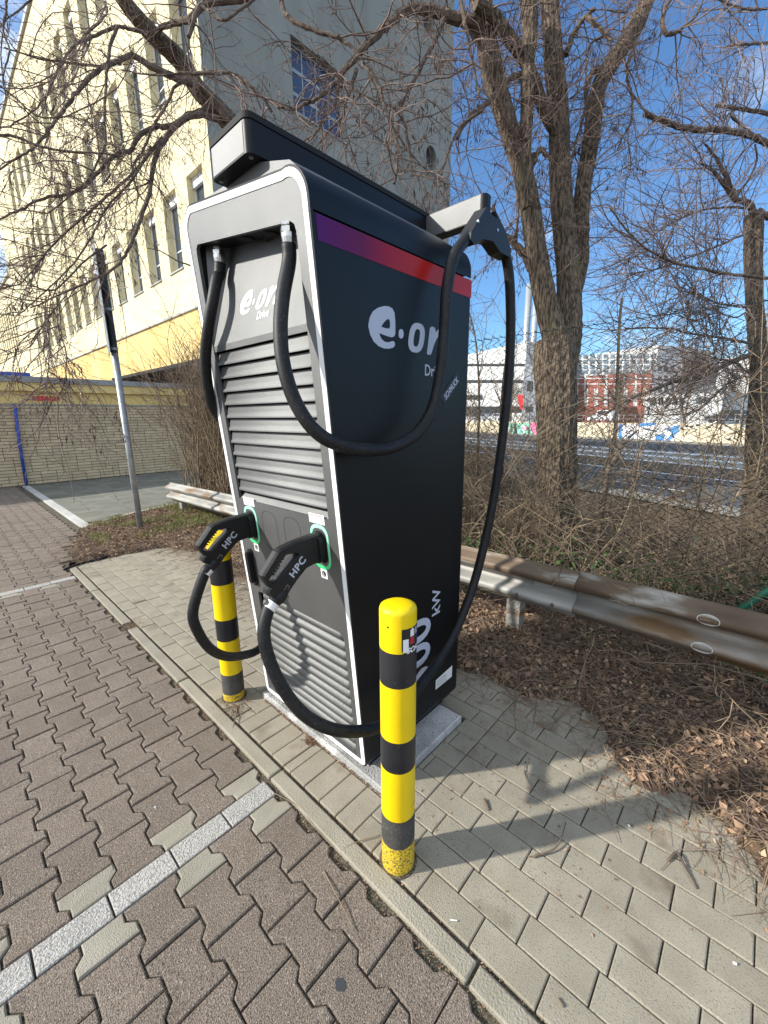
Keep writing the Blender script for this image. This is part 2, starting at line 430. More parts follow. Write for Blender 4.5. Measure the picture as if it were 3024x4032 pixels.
# ------------------------------------------------------------------ ground sheets
def sheet(name, pts, z, m, kind='structure', label=None):
    o = obj(name, [(x, y, z) for x, y in pts], [tuple(range(len(pts)))], m)
    tag(o, kind=kind)
    return o
ZR = -1.60                                    # the road lies lower than the parking terrace
_d = ray(700, 1645); RV = np.array([_d[0], _d[1]]); RV /= np.linalg.norm(RV); RN = np.array([RV[1], -RV[0]])
sheet('ground', [(-900, -900), (1200, -900), (1200, 1200), (-900, 1200)], ZR - .08, M['soil'])
def rp(p, s): q_ = RN*p + RV*s; return (q_[0], q_[1])
sheet('parking_terrace', [rp(4.3, -300), rp(4.3, 300), rp(-300, 300), rp(-300, -300)], -0.165, M['soil'])
tag(obj('road_bank', [(*rp(4.3, -300), -.165), (*rp(4.3, 300), -.165), (*rp(11.5, 300), ZR - .07), (*rp(11.5, -300), ZR - .07)], [(3, 2, 1, 0)], M['soil']), kind='structure')

LP = 0.1966           # length of an interlocking stone
CP = 0.1395           # column pitch
KX0, KX1 = 0.744, 0.806
def block_mesh(name, outline, m, ch=0.004, depth=0.03, ztop=0.0):
    top = inset(outline, ch); n = len(outline)
    V = [(x, y, ztop) for x, y in top] + [(x, y, ztop - ch*0.8) for x, y in outline] + [(x, y, ztop - depth) for x, y in outline]
    F = [tuple(range(n))]
    for k in (0, n):
        for i in range(n):
            j = (i + 1) % n
            F.append((k + i, k + n + i, k + n + j, k + j))
    return V, F
def dt_outline(y0, y1, g=0.0028, a=0.0125):
    """double-T stone between y0 and y1 (fractions of LP, -.5...5)"""
    wx, nx = CP/2 + a - g, CP/2 - a - g
    br = [(-0.5, wx), (-0.31, wx), (-0.19, nx), (0.19, nx), (0.31, wx), (0.5, wx)]
    pts = [(y, x) for y, x in br if y0 < y < y1]
    def xat(y):
        for (ya, xa), (yb, xb) in zip(br, br[1:]):
            if ya <= y <= yb: return xa + (xb - xa) * (y - ya) / (yb - ya)
    pts = [(y0, xat(y0))] + pts + [(y1, xat(y1))]
    f = lambda y: (y * LP + (g if y == y0 else -g if y == y1 else 0))
    right = [(x, f(y)) for y, x in pts]
    return right + [(-x, y) for x, y in right[::-1]]
stones = []           # (x, y, outline, material key, kind index)
OUT = {'full': dt_outline(-0.5, 0.5), 'top': dt_outline(0.0, 0.5), 'bot': dt_outline(-0.5, 0.0)}
LA, LB = 1.297, 1.391       # the near white line
LC, LD = 4.831, 4.925       # the far white line
def clip_x(ol, x, xmax):
    return x + max(p[0] for p in ol) <= xmax
AX = 0.653
def verge_x(Y):
    if Y < 5.28: return KX0
    return float(np.interp(Y, [5.28, 6.38, 7.06, 12.8], [0.80, 1.04, 1.24, 1.22]))
for c in range(-46, 6):
    xc = AX + c * CP
    isA = (c % 2 == 0)
    segs = []
    # below the near line: A has a half stone against the line
    y = LA
    if isA: segs.append((y, 'top', 'lightpaver')); y -= LP/2
    while y > -2.2:
        segs.append((y - LP/2, 'full', 'brownpaver')); y -= LP
    y = LB
    if isA: segs.append((y, 'bot2', 'lightpaver')); y += LP/2
    while y < LC - LP*0.9:
        segs.append((y + LP/2, 'full', 'brownpaver')); y += LP
    if not isA: segs.append((LC - LP/2, 'half_below', 'lightpaver'))
    y = LD
    if isA: segs.append((y, 'bot2', 'brownpaver')); y += LP/2
    while y < 12.7:
        segs.append((y + LP/2, 'full', 'brownpaver')); y += LP
    for yy, k, mk in segs:
        if k == 'full': stones.append((xc, yy, 'full', mk))
        elif k == 'top': stones.append((xc, yy - 0.0, 'bot', mk))       # wide end away from the line, narrow at it
        elif k == 'bot2': stones.append((xc, yy, 'top', mk))
        elif k == 'half_below': stones.append((xc, yy + LP/2, 'bot', mk))
keep = []
for s in stones:
    x, y, k, mk = s
    if x + 0.085 > verge_x(y) + 0.012: continue
    if x < -6 and y < 9: continue
    d = np.array([x, y, 0]) - O3
    dep = d @ CF
    seen = dep > .3
    if seen:
        px = 1512 + (d @ CR) / dep * FP_; py = 2016 - (d @ CU) / dep * FP_
        seen = -160 < px < 3200 and py < 4200
    if not seen and (x < -2.6 or y < -2.2 or y > 9): continue
    keep.append((math.hypot(x, y) + (0 if seen else 100), s))
keep.sort(key=lambda t: t[0])
pav = tag(empty('car_park_paving', (0, 0, 0)), kind='structure')
base = {}
for k in OUT:
    for v in range(3):
        V, F = block_mesh('paver', OUT[k], None)
        V = [(a, b, c_ + (a * random.uniform(-.02, .02) + b * random.uniform(-.02, .02))) for a, b, c_ in V]
        for mk in ('brownpaver', 'lightpaver'):
            base[k, v, mk] = mesh('paver', V, F, M[mk])
far = {'brownpaver': MB(), 'lightpaver': MB()}; farr = {'brownpaver': [], 'lightpaver': []}
for i, (dd, (x, y, k, mk)) in enumerate(keep):
    z = random.gauss(0, 0.0011)
    if i < 290:
        inst('paver', base[k, random.randrange(3), mk], (x, y, z), pav, rot=(0, 0, random.gauss(0, 0.004)))
    else:
        V, F = block_mesh('p', OUT[k], None)
        far[mk].add([(a + x, b + y, c_ + z) for a, b, c_ in V], F); farr[mk] += [random.random()] * len(V)
for mk in far:
    if far[mk].v:
        obj('far_pavers' if mk == 'brownpaver' else 'far_light_pavers', far[mk].v, far[mk].f, M[mk], pav, kind='stuff', attr=farr[mk])
obj('joint_filling', [(-7.5, -2.5, -.014), (KX0, -2.5, -.014), (KX0, 5.28, -.014), (1.24, 7.2, -.014), (1.24, 12.8, -.014), (-7.5, 12.8, -.014)], [(0, 1, 2, 3, 4, 5)], M['joint'], pav)
# granite lines
gl = base_g = None
V, F = block_mesh('g', [(-.0955, -.045), (.0955, -.045), (.0955, .045), (-.0955, .045)], None, ch=0.003)
gme = mesh('line_stone', V, F, M['granite'])
for yc, x1 in (((LA + LB)/2, 0.723), ((LC + LD)/2, 0.735)):
    x = x1 - 0.0985
    while x > (-2.9 if yc < 3 else -6):
        inst('line_stone', gme, (x, yc, 0.001 + random.gauss(0, .0008)), pav, rot=(0, 0, random.gauss(0, .005)))
        x -= 0.197
# kerb
kb = tag(empty('kerb_edging', (0, 0, 0)), kind='structure')
for y0, y1 in ((-2.6, -1.61), (-1.60, -.61), (-.605, .385), (.392, 1.378), (1.384, 2.368), (2.376, 3.30), (3.42, 4.33), (4.336, 5.28)):
    V, F = block_mesh('k', rrect(KX0, y0 + .002, KX1, y1 - .002, 0.003, 1), None, ch=0.005, depth=0.08, ztop=0.006)
    # a slightly broken arris
    V = [(a + (random.uniform(-.0012, .0012) if c_ > -.02 else 0), b, c_) for a, b, c_ in V]
    obj('kerb_stone', V, F, M['kerb'], kb, loc=((KX0+KX1)/2, (y0+y1)/2, 0))
# platform of rectangular stones
def lit_x(Y):
    return float(np.interp(Y, [-3, -.3, -.1, .02, .19, .39, .45, .6, .75, .96, 1.2, 2.0, 2.86, 3.28, 4.07, 4.58, 5.2, 5.4, 6.2, 6.9, 7.3, 7.9, 8.6],
                           [1.5, 1.62, 1.74, 1.77, 1.76, 1.86, 2.05, 2.01, 1.9, 1.98, 2.03, 2.05, 1.60, 1.67, 1.84, 1.83, 1.70, .78, 1.0, 1.2, 1.5, 2.7, 5.5]))
pf = tag(empty('charger_platform_paving', (0, 0, 0)), kind='structure')
PX0 = 0.821; PW = 0.1022; PL = 0.2022
rects = []
PLX0, PLX1, PLY0, PLY1 = 1.012, 1.600, 0.948, 1.875      # concrete plinth footprint
row = 0; x = PX0
while x < 2.45:
    xa, xb = x + .0017, x + PW - .0017
    ph = PL/2 if row % 2 == 0 else 0.0
    inplinth = (x + PW/2 > PLX0 - .01) and (x < PLX1 - 0.005)
    front = row < 2
    cuts = []
    yref = 0.815 if x > 1.0 else 0.936
    y = yref + ph
    while y > -2.3: y -= PL
    ys = []
    while y < 5.4:
        ys.append(y); y += PL
    ys = sorted(ys + [yref])
    for a, b in zip(ys, ys[1:]):
        if b - a < 0.02: continue
        cy = (a + b)/2
        if inplinth and b > PLY0 - .005 and a < PLY1 + .005:
            if a < PLY0 - .03: b = PLY0 - .004
            elif b > PLY1 + .03: a = PLY1 + .004
            else: continue
        if front and b > 0.936 + .005 and a < 1.785 - .005:
            if a < .93: b = .936
            elif b > 1.80: a = 1.787
            else: continue
            if b - a < .02: continue
        if b > 5.29: b = 5.29
        if b - a < .02: continue
        rects.append((xa, a + .0019, xb, b - .0019))
    row += 1; x += PW
for y0, y1 in ((.936, 1.037), (1.037, 1.138), (1.138, 1.240), (1.240, 1.342), (1.342, 1.394), (1.394, 1.487), (1.487, 1.589), (1.589, 1.689), (1.689, 1.786)):
    rects.append((PX0 + .0017, y0 + .0019, 1.006, y1 - .0019))
hold = ((0.867, 0.745), (0.911, 2.01))
rr = []
for r_ in rects:
    cx, cy = (r_[0]+r_[2])/2, (r_[1]+r_[3])/2
    if cx > lit_x(cy) + 0.42: continue
    d = np.array([cx, cy, 0]) - O3; dep = d @ CF
    seen = dep > .25
    if seen:
        px = 1512 + (d @ CR)/dep*FP_; py = 2016 - (d @ CU)/dep*FP_
        seen = -100 < px < 3200 and py < 4250
    rr.append((math.hypot(cx, cy) + (0 if seen else 100), r_))
rr.sort(key=lambda t: t[0])
cache = {}
ff = MB(); ffr = []
for i, (dd, (xa, ya, xb, yb)) in enumerate(rr):
    wx, wy = round(xb - xa, 3), round(yb - ya, 3)
    key = (wx, wy)
    if key not in cache:
        V, F = block_mesh('p', rrect(-wx/2, -wy/2, wx/2, wy/2, 0.002, 1), None, ch=0.0035)
        cache[key] = (mesh('paver', V, F, M['greypaver']), V, F)
    me, V, F = cache[key]
    z = random.gauss(0, .0011)
    if i < 295:
        inst('paver', me, ((xa+xb)/2, (ya+yb)/2, z), pf, rot=(random.gauss(0, .004), random.gauss(0, .004), random.gauss(0, .003)))
    else:
        ff.add([(a + (xa+xb)/2, b + (ya+yb)/2, c_ + z) for a, b, c_ in V], F); ffr += [random.random()] * len(V)
if ff.v: obj('far_pavers', ff.v, ff.f, M['greypaver'], pf, kind='stuff', attr=ffr)
obj('joint_filling', [(KX0 - .02, -2.5, -.0125), (2.5, -2.5, -.0125), (2.5, 5.29, -.0125), (KX0 - .02, 5.29, -.0125)], [(0, 1, 2, 3)], M['joint'], pf)

# slabs in front of the garage with pale border stones
sl = tag(empty('slab_paving', (0, 0, 0)), kind='structure')
sme = {}
def far_edge(x): return float(np.interp(x, [1.3, 2.0, 2.7, 5.5], [7.22, 7.62, 7.86, 8.7]))
for i in range(13):
    for j in range(14):
        xa, xb = 1.385 + i*.4, 1.385 + (i+1)*.4 - .004
        off = 0.0 if i % 2 == 0 else .2
        ya, yb = 7.0 + j*.42 - off, 7.0 + (j+1)*.42 - .004 - off
        if yb > 12.79: yb = 12.79
        if yb - ya < .05 or xb > 6: continue
        e = far_edge((xa + xb)/2)
        if yb < e + .05: continue
        ya = max(ya, e)
        V, F = block_mesh('s', rrect(xa, ya, xb, yb, .002, 1), None, ch=.003)
        obj('slab', [(a, b, c_ + random.gauss(0, .0001) + .0) for a, b, c_ in V], F, M['slab'], sl, loc=((xa+xb)/2, (ya+yb)/2, 0))
obj('bedding', [(1.25, 7.0, -.013), (6.5, 7.0, -.013), (6.5, 12.8, -.013), (1.25, 12.8, -.013)], [(0, 1, 2, 3)], M['joint'], sl)
y = 12.76
while y > 7.1:
    V, F = block_mesh('s', rrect(1.252, y - .496, 1.378, y, .003, 1), None, ch=.004, ztop=.004)
    obj('border_stone', V, F, M['border'], sl, loc=(1.31, y - .25, 0)); y -= .5
P = [(1.36, 7.10), (1.95, 7.47), (2.62, 7.72), (3.35, 7.93), (4.1, 8.15)]
for (xa, ya), (xb, yb) in zip(P, P[1:]):
    dx, dy = xb - xa, yb - ya; l = math.hypot(dx, dy); nx, ny = -dy/l*.06, dx/l*.06
    q = .004
    ol = [(xa + dx/l*q, ya + dy/l*q), (xb - dx/l*q, yb - dy/l*q), (xb - dx/l*q + 2*nx, yb - dy/l*q + 2*ny), (xa + dx/l*q + 2*nx, ya + dy/l*q + 2*ny)]
    V, F = block_mesh('s', ol, None, ch=.004, ztop=.006)
    obj('border_stone', V, F, M['border'], sl, loc=((xa+xb)/2, (ya+yb)/2, 0))

# verge: bare ground with leaf litter, falling away behind the rail
NXg, NYg = 190, 300
xs = np.concatenate([np.linspace(.7, 3.6, 130), np.linspace(3.65, 16, 90)]); ys_ = np.linspace(-3.5, 12.5, NYg)
XX, YY = np.meshgrid(xs, ys_, indexing='ij')
LX = np.interp(YY, ys_, [lit_x(v) for v in ys_])
def vnoise(X, Y, s, seed=0):
    r = np.random.default_rng(seed); G_ = r.random((64, 64))
    x = X*s; y = Y*s; xi = np.floor(x).astype(int); yi = np.floor(y).astype(int)
    fx = x - xi; fy = y - yi; fx = fx*fx*(3-2*fx); fy = fy*fy*(3-2*fy)
    g = lambda a, b: G_[a % 64, b % 64]
    return (g(xi, yi)*(1-fx)*(1-fy) + g(xi+1, yi)*fx*(1-fy) + g(xi, yi+1)*(1-fx)*fy + g(xi+1, yi+1)*fx*fy)
def lit_h(X, Y, lx=None):
    if lx is None: lx = np.interp(Y, ys_, [lit_x(v) for v in ys_])
    d = X - lx + (vnoise(X, Y, 5, 3) - .5) * .22 + (vnoise(X, Y, 14, 4) - .5) * .09
    up = np.clip(d / .10, 0, 1); up = up*up*(3-2*up)
    h = -.05 + up * (.058 + .03*vnoise(X, Y, 3, 1) + .022*vnoise(X, Y, 16, 2))
    pp_ = X*RN[0] + Y*RN[1]
    h = h - .10*np.clip((X - 2.5)/2.5, 0, 1)*np.clip(1 - (Y-6)/2, 0, 1) - np.clip((pp_ - 4.3)/7.2, 0, 1)*1.53
    edge = np.where(Y > 5.9, np.clip(((np.interp(X, [1.2, 2.0, 2.7, 5.5], [7.12, 7.50, 7.74, 8.58])) - Y)/.12, 0, 1), 1)
    h = np.where(edge < 1, h*edge + (-.05)*(1-edge), h)
    side = np.where(Y > 5.25, 1, np.clip((X - KX1 - .1)/.1, 0, 1))
    return h*side + (-.05)*(1-side)
ZZ = lit_h(XX, YY, LX)
V = np.stack([XX, YY, ZZ], -1).reshape(-1, 3)
I = np.arange(len(xs)*NYg).reshape(len(xs), NYg)
F = np.stack([I[:-1, :-1], I[1:, :-1], I[1:, 1:], I[:-1, 1:]], -1).reshape(-1, 4)
tag(obj('verge_soil', V, F, M['litter'], smooth=True), kind='structure')
def hz(x, y): return lit_h(np.asarray(x, float), np.asarray(y, float))
# ------------------------------------------------------------------ concrete plinth
pl = MB().box((PLX0, PLY0, -.03), (PLX1, PLY1, .036), bev=.006).obj('concrete_plinth', M['plinth'], loc=(1.3, 1.41, 0))
tag(pl, 'low concrete foundation slab under the black charging station', 'plinth')

# ------------------------------------------------------------------ charging station
YS, YL, XB = 1.03, 1.797, 1.690
ZB = 0.098
st = tag(empty('charging_station', (1.33, 1.41, .036)),
         'tall black fast charging station with a purple to red stripe and white edged louvred front', 'charging station')
nF = np.array([-.9963, 0, -.0861]); uF = np.array([-.0861, 0, .9963])
def xf(z): return .827 + (2.107 - z) * .0864
def FW(y2, z, d=0.0):                     # point of the leaning front: y2 = -Y
    return np.array([xf(z), -y2, z]) + nF * d
def ztop(y): return float(np.interp(y, [1.03, 1.80], [2.222, 2.338]))
def body_outline(dd=0.0, z0=None):
    """outline of the cross-section in (-Y, z), counter-clockwise"""
    z0 = (ZB if z0 is None else z0) + dd
    a, b = YS + dd, YL - dd
    P = []
    def corner(cx, cy, r, a0, a1, n=8):
        for i in range(n + 1):
            t = R(a0 + (a1 - a0)*i/n); P.append((cx + r*math.cos(t), cy + r*math.sin(t)))
    rb, rt = max(.032 - dd, .006), max(.095 - dd, .03)
    sl_ = 0.15; ang = math.degrees(math.atan(sl_))
    corner(-a - rb, z0 + rb, rb, 270, 360)
    # top right (small Y): top edge height there
    zr = ztop(YS) - dd
    corner(-a - rt, zr - rt + .012, rt, 0, 90 + ang)
    zl = ztop(YL) - dd
    corner(-b + rt*.9, zl - rt - .014, rt*.95, 90 + ang, 180)
    corner(-b + rb, z0 + rb, rb, 180, 270)
    return P
# shell: near side, far side, top and back as one skin; the seam splits it into skirt and cap
def shell(mb, outl, dfront, zlo, zhi):
    pass
OB = body_outline()
def cut_outline(P, zc, upper):
    out = []
    n = len(P)
    for i in range(n):
        p, q = P[i], P[(i+1) % n]
        ip = (p[1] >= zc) == upper
        iq = (q[1] >= zc) == upper
        if ip: out.append(p)
        if ip != iq:
            t = (zc - p[1])/(q[1]-p[1]); out.append((p[0] + t*(q[0]-p[0]), zc))
    return out
ZS = 2.103
def shell_mesh(P, dfront):
    n = len(P); V = []
    rbx = .022
    for y2, z in P: V.append(FW(y2, z, dfront))
    for y2, z in P: V.append((XB - rbx, -y2, z))
    Q = inset(P, rbx)
    cx = [.35, 1.0]
    for (y2, z), (a, b) in zip(P, Q): V.append((XB - rbx*.3, -(y2*.7 + a*.3), z*.7 + b*.3))
    for a, b in Q: V.append((XB, -a, b))
    F = []
    for k in range(3):
        for i in range(n):
            j = (i+1) % n
            if abs(P[i][1] - P[j][1]) < 1e-6 and abs(P[i][0] - P[j][0]) > .3 and abs(P[i][1] - ZS) < .01: continue
            F.append((k*n + i, k*n + j, (k+1)*n + j, (k+1)*n + i))
    F.append(tuple(range(3*n, 4*n)))
    F = [f[::-1] for f in F]
    return V, F
lo = cut_outline(OB, ZS - .004, False); hi = cut_outline(OB, ZS + .002, True)
V, F = shell_mesh(lo, -.006); obj('body', V, F, M['black'], st)
V, F = shell_mesh(hi, -.006); o = obj('roof_cap', V, F, M['black'], st)
for o_ in (o,):
    for p in o_.data.polygons: p.use_smooth = len(p.vertices) == 4
    o_.data.set_sharp_from_angle(angle=R(40))
# bottom recess
MB().box((1.06, YS + .05, .036), (1.62, YL - .05, ZB + .02)).obj('foot', M['void'], st)

# riser under the beam
P = [(-1.075, 2.19), (-1.10, 2.235), (-1.1335, 2.262), (-1.283, 2.309), (-1.55, 2.322), (-1.70, 2.332), (-1.70, 2.25), (-1.10, 2.16)]
prism([P[::-1]], lambda x, y, d: np.array([.838 + (0 if d > 0 else .75), -x, y]), 0, 1).obj('beam_riser', M['anthra'], st)

# white trim strip and its dark lip
PO = [(a, b) for a, b in OB]
P1 = inset(PO, .007); P2 = inset(P1, .0215)
prism([PO, P1[::-1]], FW, -.006, .004).obj('front_lip', M['black'], st)
def fr_piece(zc, upper, gap):
    A = cut_outline(P1, zc + (gap if upper else -gap), upper)
    return A
prism([P1, inset(P1, .0215)[::-1]], FW, -.004, .006).obj('front_trim', M['frame'], st)
# hairline joint of the trim at seam height
for yy in (YS + .007, YL - .0305):
    prism([[(-yy - .0238, ZS - .004), (-yy + .0003, ZS - .004), (-yy + .0003, ZS - .0022), (-yy - .0238, ZS - .0022)]], FW, .006, .0066).obj('trim_joint', M['grey'], st)
# front panel with openings
PN = inset(P1, .0222)
BY0, BY1 = 1.103, 1.732
ZL0, ZL1 = 1.182, 1.802
def zb(y): return float(np.interp(y, [1.104, 1.732], [2.098, 2.187]))
bay = [(-BY1, ZL0)] + [(-BY0, ZL0), (-BY0, zb(BY0) - .03)] + [(-BY0 - .006, zb(BY0) - .010), (-BY0 - .022, zb(BY0) + .001)] + \
      [(-BY1 + .018, zb(BY1) - .003), (-BY1 + .004, zb(BY1) - .014), (-BY1, zb(BY1) - .035)]
LG0, LG1 = .125, .722
grl = rrect(-1.708, LG0, -1.088, LG1, [.012, .035, .02, .03], 4)
ports = [(1.655, 1.066), (1.166, 1.066)]
def ring(cy, cz, w_, h_, r_): return rrect(-cy - w_/2, cz - h_/2, -cy + w_/2, cz + h_/2, r_, 6)
holes = [bay[::-1], grl[::-1]] + [ring(cy, cz, .072, .128, .030)[::-1] for cy, cz in ports]
prism([PN] + holes, FW, -.010, .0035).obj('front_panel', M['anthra'], st)
# bay: walls, ceiling, leaning back panel
def bayq(name, pts, m):
    V = [FW(-y, z, d) for y, z, d in pts]
    return obj(name, V, [tuple(range(len(pts)))], m, st)
DB = -.105
e = .0005
mbb = MB()
def q(pts): mbb.add([FW(-y, z, d) for y, z, d in pts], [tuple(range(len(pts)))])
q([(BY0, zb(BY0), .003), (BY1, zb(BY1), .003), (BY1, zb(BY1), DB), (BY0, zb(BY0), DB)])
q([(BY0 - e, 1.79, .003), (BY0 - e, zb(BY0), .003), (BY0 - e, zb(BY0), DB), (BY0 - e, 1.79, DB)])
q([(BY1 + e, 1.79, .003), (BY1 + e, 1.79, DB), (BY1 + e, zb(BY1), DB), (BY1 + e, zb(BY1), .003)])
mbb.obj('bay_lining', M['black'], st)
for cx_, cz_ in ((1.30, 0), (1.36, -.02), (1.44, .0)):   # blank grommets in the bay ceiling
    c_ = FW(-cx_, zb(cx_) - .003, DB*(.45 if cz_ == 0 else .8))
    V, F = tube([c_, c_ + np.array([0, 0, -.006])], [.024, .022], 20); obj('grommet', V, F, M['void'], st)
BPb = 1.800
V = [FW(-BY0 - .0, BPb + .022, .0), FW(-BY1 + .0, BPb + .022, .0), FW(-BY1 + .03, 2.20, DB*.95), FW(-BY0 - .03, 2.14, DB*.95)]
def BP(y2, z, d=0):                       # point on the leaning logo panel
    t = (z - (BPb + .022)) / .35
    return FW(y2, z, -.0 + t * DB*.95 + d)
sidei = .055
P = [(-BY1 + .0, BPb + .022), (-BY0 - .0, BPb + .022), (-BY0 - .045, 2.16), (-BY1 + .075, 2.20)]
prism([P], BP, -.004, .0).obj('logo_panel', M['slat'], st)
# cheeks closing the panel sides
for s_, (ya, yb) in ((0, (BY0, BY0 + .045)), (1, (BY1, BY1 - .075))):
    zt_c = zb(ya) - .001
    V = [FW(-ya, BPb + .022, 0), BP(-ya, BPb + .022, 0), BP(-yb, zt_c, 0), FW(-ya, zt_c, DB*.35)]
    obj('panel_cheek', V, [(0, 2, 3)], M['anthra'], st)
# lip below logo panel
prism([[(-BY1 + .001, BPb), (-BY0 - .001, BPb), (-BY0 - .001, BPb + .022), (-BY1 + .001, BPb + .022)]], FW, -.006, .0).obj('panel_lip', M['slat'], st)
# cavity behind the slats
prism([[(-BY1 - .004, ZL0 - .01), (-BY0 + .004, ZL0 - .01), (-BY0 + .004, 1.83), (-BY1 - .004, 1.83)]], FW, -.06, -.052).obj('slat_cavity', M['void'], st)
def slat(name, y0, y1, zt, zbm, dtop, n=1):
    h = zt - zbm
    prof = [(dtop, zt), (dtop*.55, zbm + h*.55), (-.006, zbm + h*.32), (-.001, zbm + h*.22), (.0015, zbm + h*.10), (.0015, zbm), (-.012, zbm + .0005), (dtop - .006, zt - .006)]
    V = []; nn = len(prof)
    ys4 = [y0, y0 + .008, y1 - .008, y1]
    for i, yy in enumerate(ys4):
        for d, z in prof:
            dd = d if i in (1, 2) else d - .006
            V.append(FW(-yy, z, dd))
    F = []
    for i in range(3):
        for j in range(nn):
            k = (j+1) % nn
            F.append((i*nn + j, i*nn + k, (i+1)*nn + k, (i+1)*nn + j))
    F += [tuple(range(nn - 1, -1, -1)), tuple(range(3*nn, 4*nn))]
    F = [f[::-1] for f in F]
    o = obj(name, V, F, M['slat'], st)
    for p in o.data.polygons: p.use_smooth = True
    o.data.set_sharp_from_angle(angle=R(45))
    return o
PIT = .0527
for i in range(11):
    zt = 1.800 - .006 - i*PIT
    slat('slat', BY0 + .002, BY1 - .002, zt, zt - PIT + .0062, -.013)
# rounded shoulder below the last gap
prism([[(-BY1 + .002, ZL0 - .002), (-BY0 - .002, ZL0 - .002), (-BY0 - .002, 1.205), (-BY1 + .002, 1.205)]], lambda x, y, d: FW(x, y, d - (y - 1.18)*.9 if y > 1.19 else d), -.012, .0).obj('panel_shoulder', M['slat'], st)
# lower grille: pressed ridges
prism([[(a, b) for a, b in rrect(-1.712, LG0 - .004, -1.084, LG1 + .004, .03, 4)]], FW, -.03, -.022).obj('grille_back', M['void'], st)
NG = 13; GP = (LG1 - LG0)/NG
for i in range(NG):
    zt = LG1 - .004 - i*GP
    y0 = 1.092 + (.012 if i == 0 else 0); y1 = 1.704 - (.016 if i == 0 else 0)
    h = GP - .0035
    V = []; K = 9
    for yi, (yy, dd) in enumerate(((y0, -.010), (y0 + .018, 0), (y1 - .018, 0), (y1, -.010))):
        for k in range(K):
            t = k/(K-1)
            V.append(FW(-yy, zt - t*h, -.014 + .0145*math.sin(math.pi*min(1, max(0, .06 + .88*t)))**.8 + dd))
        V.append(FW(-yy, zt - h, -.021)); V.append(FW(-yy, zt, -.021))
    KK = K + 2; F = []
    for a_ in range(3):
        for j in range(KK):
            k = (j+1) % KK
            F.append((a_*KK + j, (a_+1)*KK + j, (a_+1)*KK + k, a_*KK + k))
    F += [tuple(range(KK)), tuple(range(4*KK - 1, 3*KK - 1, -1))]
    F = [f[::-1] for f in F]
    o = obj('grille_ridge', V, F, M['slat'], st)
    for p in o.data.polygons: p.use_smooth = True
    o.data.set_sharp_from_angle(angle=R(50))

# colour band along the side
m = mat('colour_band', (.5, .02, .02), .28, 0, .22)
t = m.node_tree; g_ = t.nodes.new('ShaderNodeNewGeometry'); s_ = t.nodes.new('ShaderNodeSeparateXYZ'); r_ = t.nodes.new('ShaderNodeMapRange'); c_ = t.nodes.new('ShaderNodeValToRGB')
r_.inputs['From Min'].default_value = .83; r_.inputs['From Max'].default_value = 1.69
t.links.new(g_.outputs['Position'], s_.inputs[0]); t.links.new(s_.outputs[0], r_.inputs[0]); t.links.new(r_.outputs[0], c_.inputs[0]); t.links.new(c_.outputs[0], t.nodes['Principled BSDF'].inputs['Base Color'])
cr_ = c_.color_ramp; cr_.elements[0].color = (.085, .006, .12, 1); cr_.elements[1].color = (.48, .012, .006, 1)
for p_, c__ in ((.22, (.13, .004, .06, 1)), (.36, (.30, .002, .018, 1)), (.55, (.42, .012, .006, 1))):
    e_ = cr_.elements.new(p_); e_.color = c__
z0, z1 = 2.030, 2.098
xa0, xa1 = xf(z0) + .012, xf(z1) + .012
obj('colour_stripe', [(xa0, YS - .0012, z0), (XB - .012, YS - .0012, z0), (XB - .012, YS - .0012, z1), (xa1, YS - .0012, z1)], [(0, 1, 2, 3)], m, st)
MB().box((XB - .03, YS - .002, 2.0995), (XB - .004, YS - .0005, 2.104)).obj('seam_clip', M['frame'], st)

# logo glyphs (traced strokes), unit: e height = 1, baseline 0
E_OUT = [(.00,.43),(.035,.62),(.12,.78),(.27,.90),(.46,.98),(.60,1.0),(.72,.97),(.79,.88),(.825,.70),(.84,.52),(.845,.37),(.815,.30),(.74,.265),(.60,.27),(.44,.29),(.34,.31),(.36,.25),(.42,.17),(.52,.12),(.64,.125),(.73,.165),(.80,.18),(.845,.14),(.85,.07),(.79,.01),(.66,-.03),(.50,-.045),(.33,-.01),(.18,.08),(.07,.22)]
E_IN = [(.39,.47),(.46,.58),(.55,.67),(.62,.70),(.655,.64),(.665,.52),(.64,.465),(.52,.455)]
def blob(cx, cy, rx, ry, n=16, p=2.4):
    out = []
    for i in range(n):
        a = 2*math.pi*i/n; c_, s_ = math.cos(a), math.sin(a)
        out.append((cx + rx*abs(c_)**(2/p)*(1 if c_ > 0 else -1), cy + ry*abs(s_)**(2/p)*(1 if s_ > 0 else -1)))
    return out
DOT = blob(1.04, .40, .085, .12)
O_OUT = blob(1.60, .38, .29, .40, 24, 2.6); O_IN = blob(1.60, .38, .105, .24, 16, 2.8)
O_OUT = [(x + (y-.38)*.12, y) for x, y in O_OUT]; O_IN = [(x + (y-.38)*.12, y) for x, y in O_IN]
N_OUT = [(2.02,.02),(2.06,-.02),(2.16,-.01),(2.21,.05),(2.30,.32),(2.40,.50),(2.50,.57),(2.56,.53),(2.57,.40),(2.53,.05),(2.58,-.02),(2.70,-.03),(2.78,.03),(2.82,.40),(2.80,.66),(2.70,.78),(2.56,.80),(2.42,.74),(2.33,.64),(2.31,.72),(2.25,.78),(2.14,.77),(2.08,.72)]
N_OUT = N_OUT
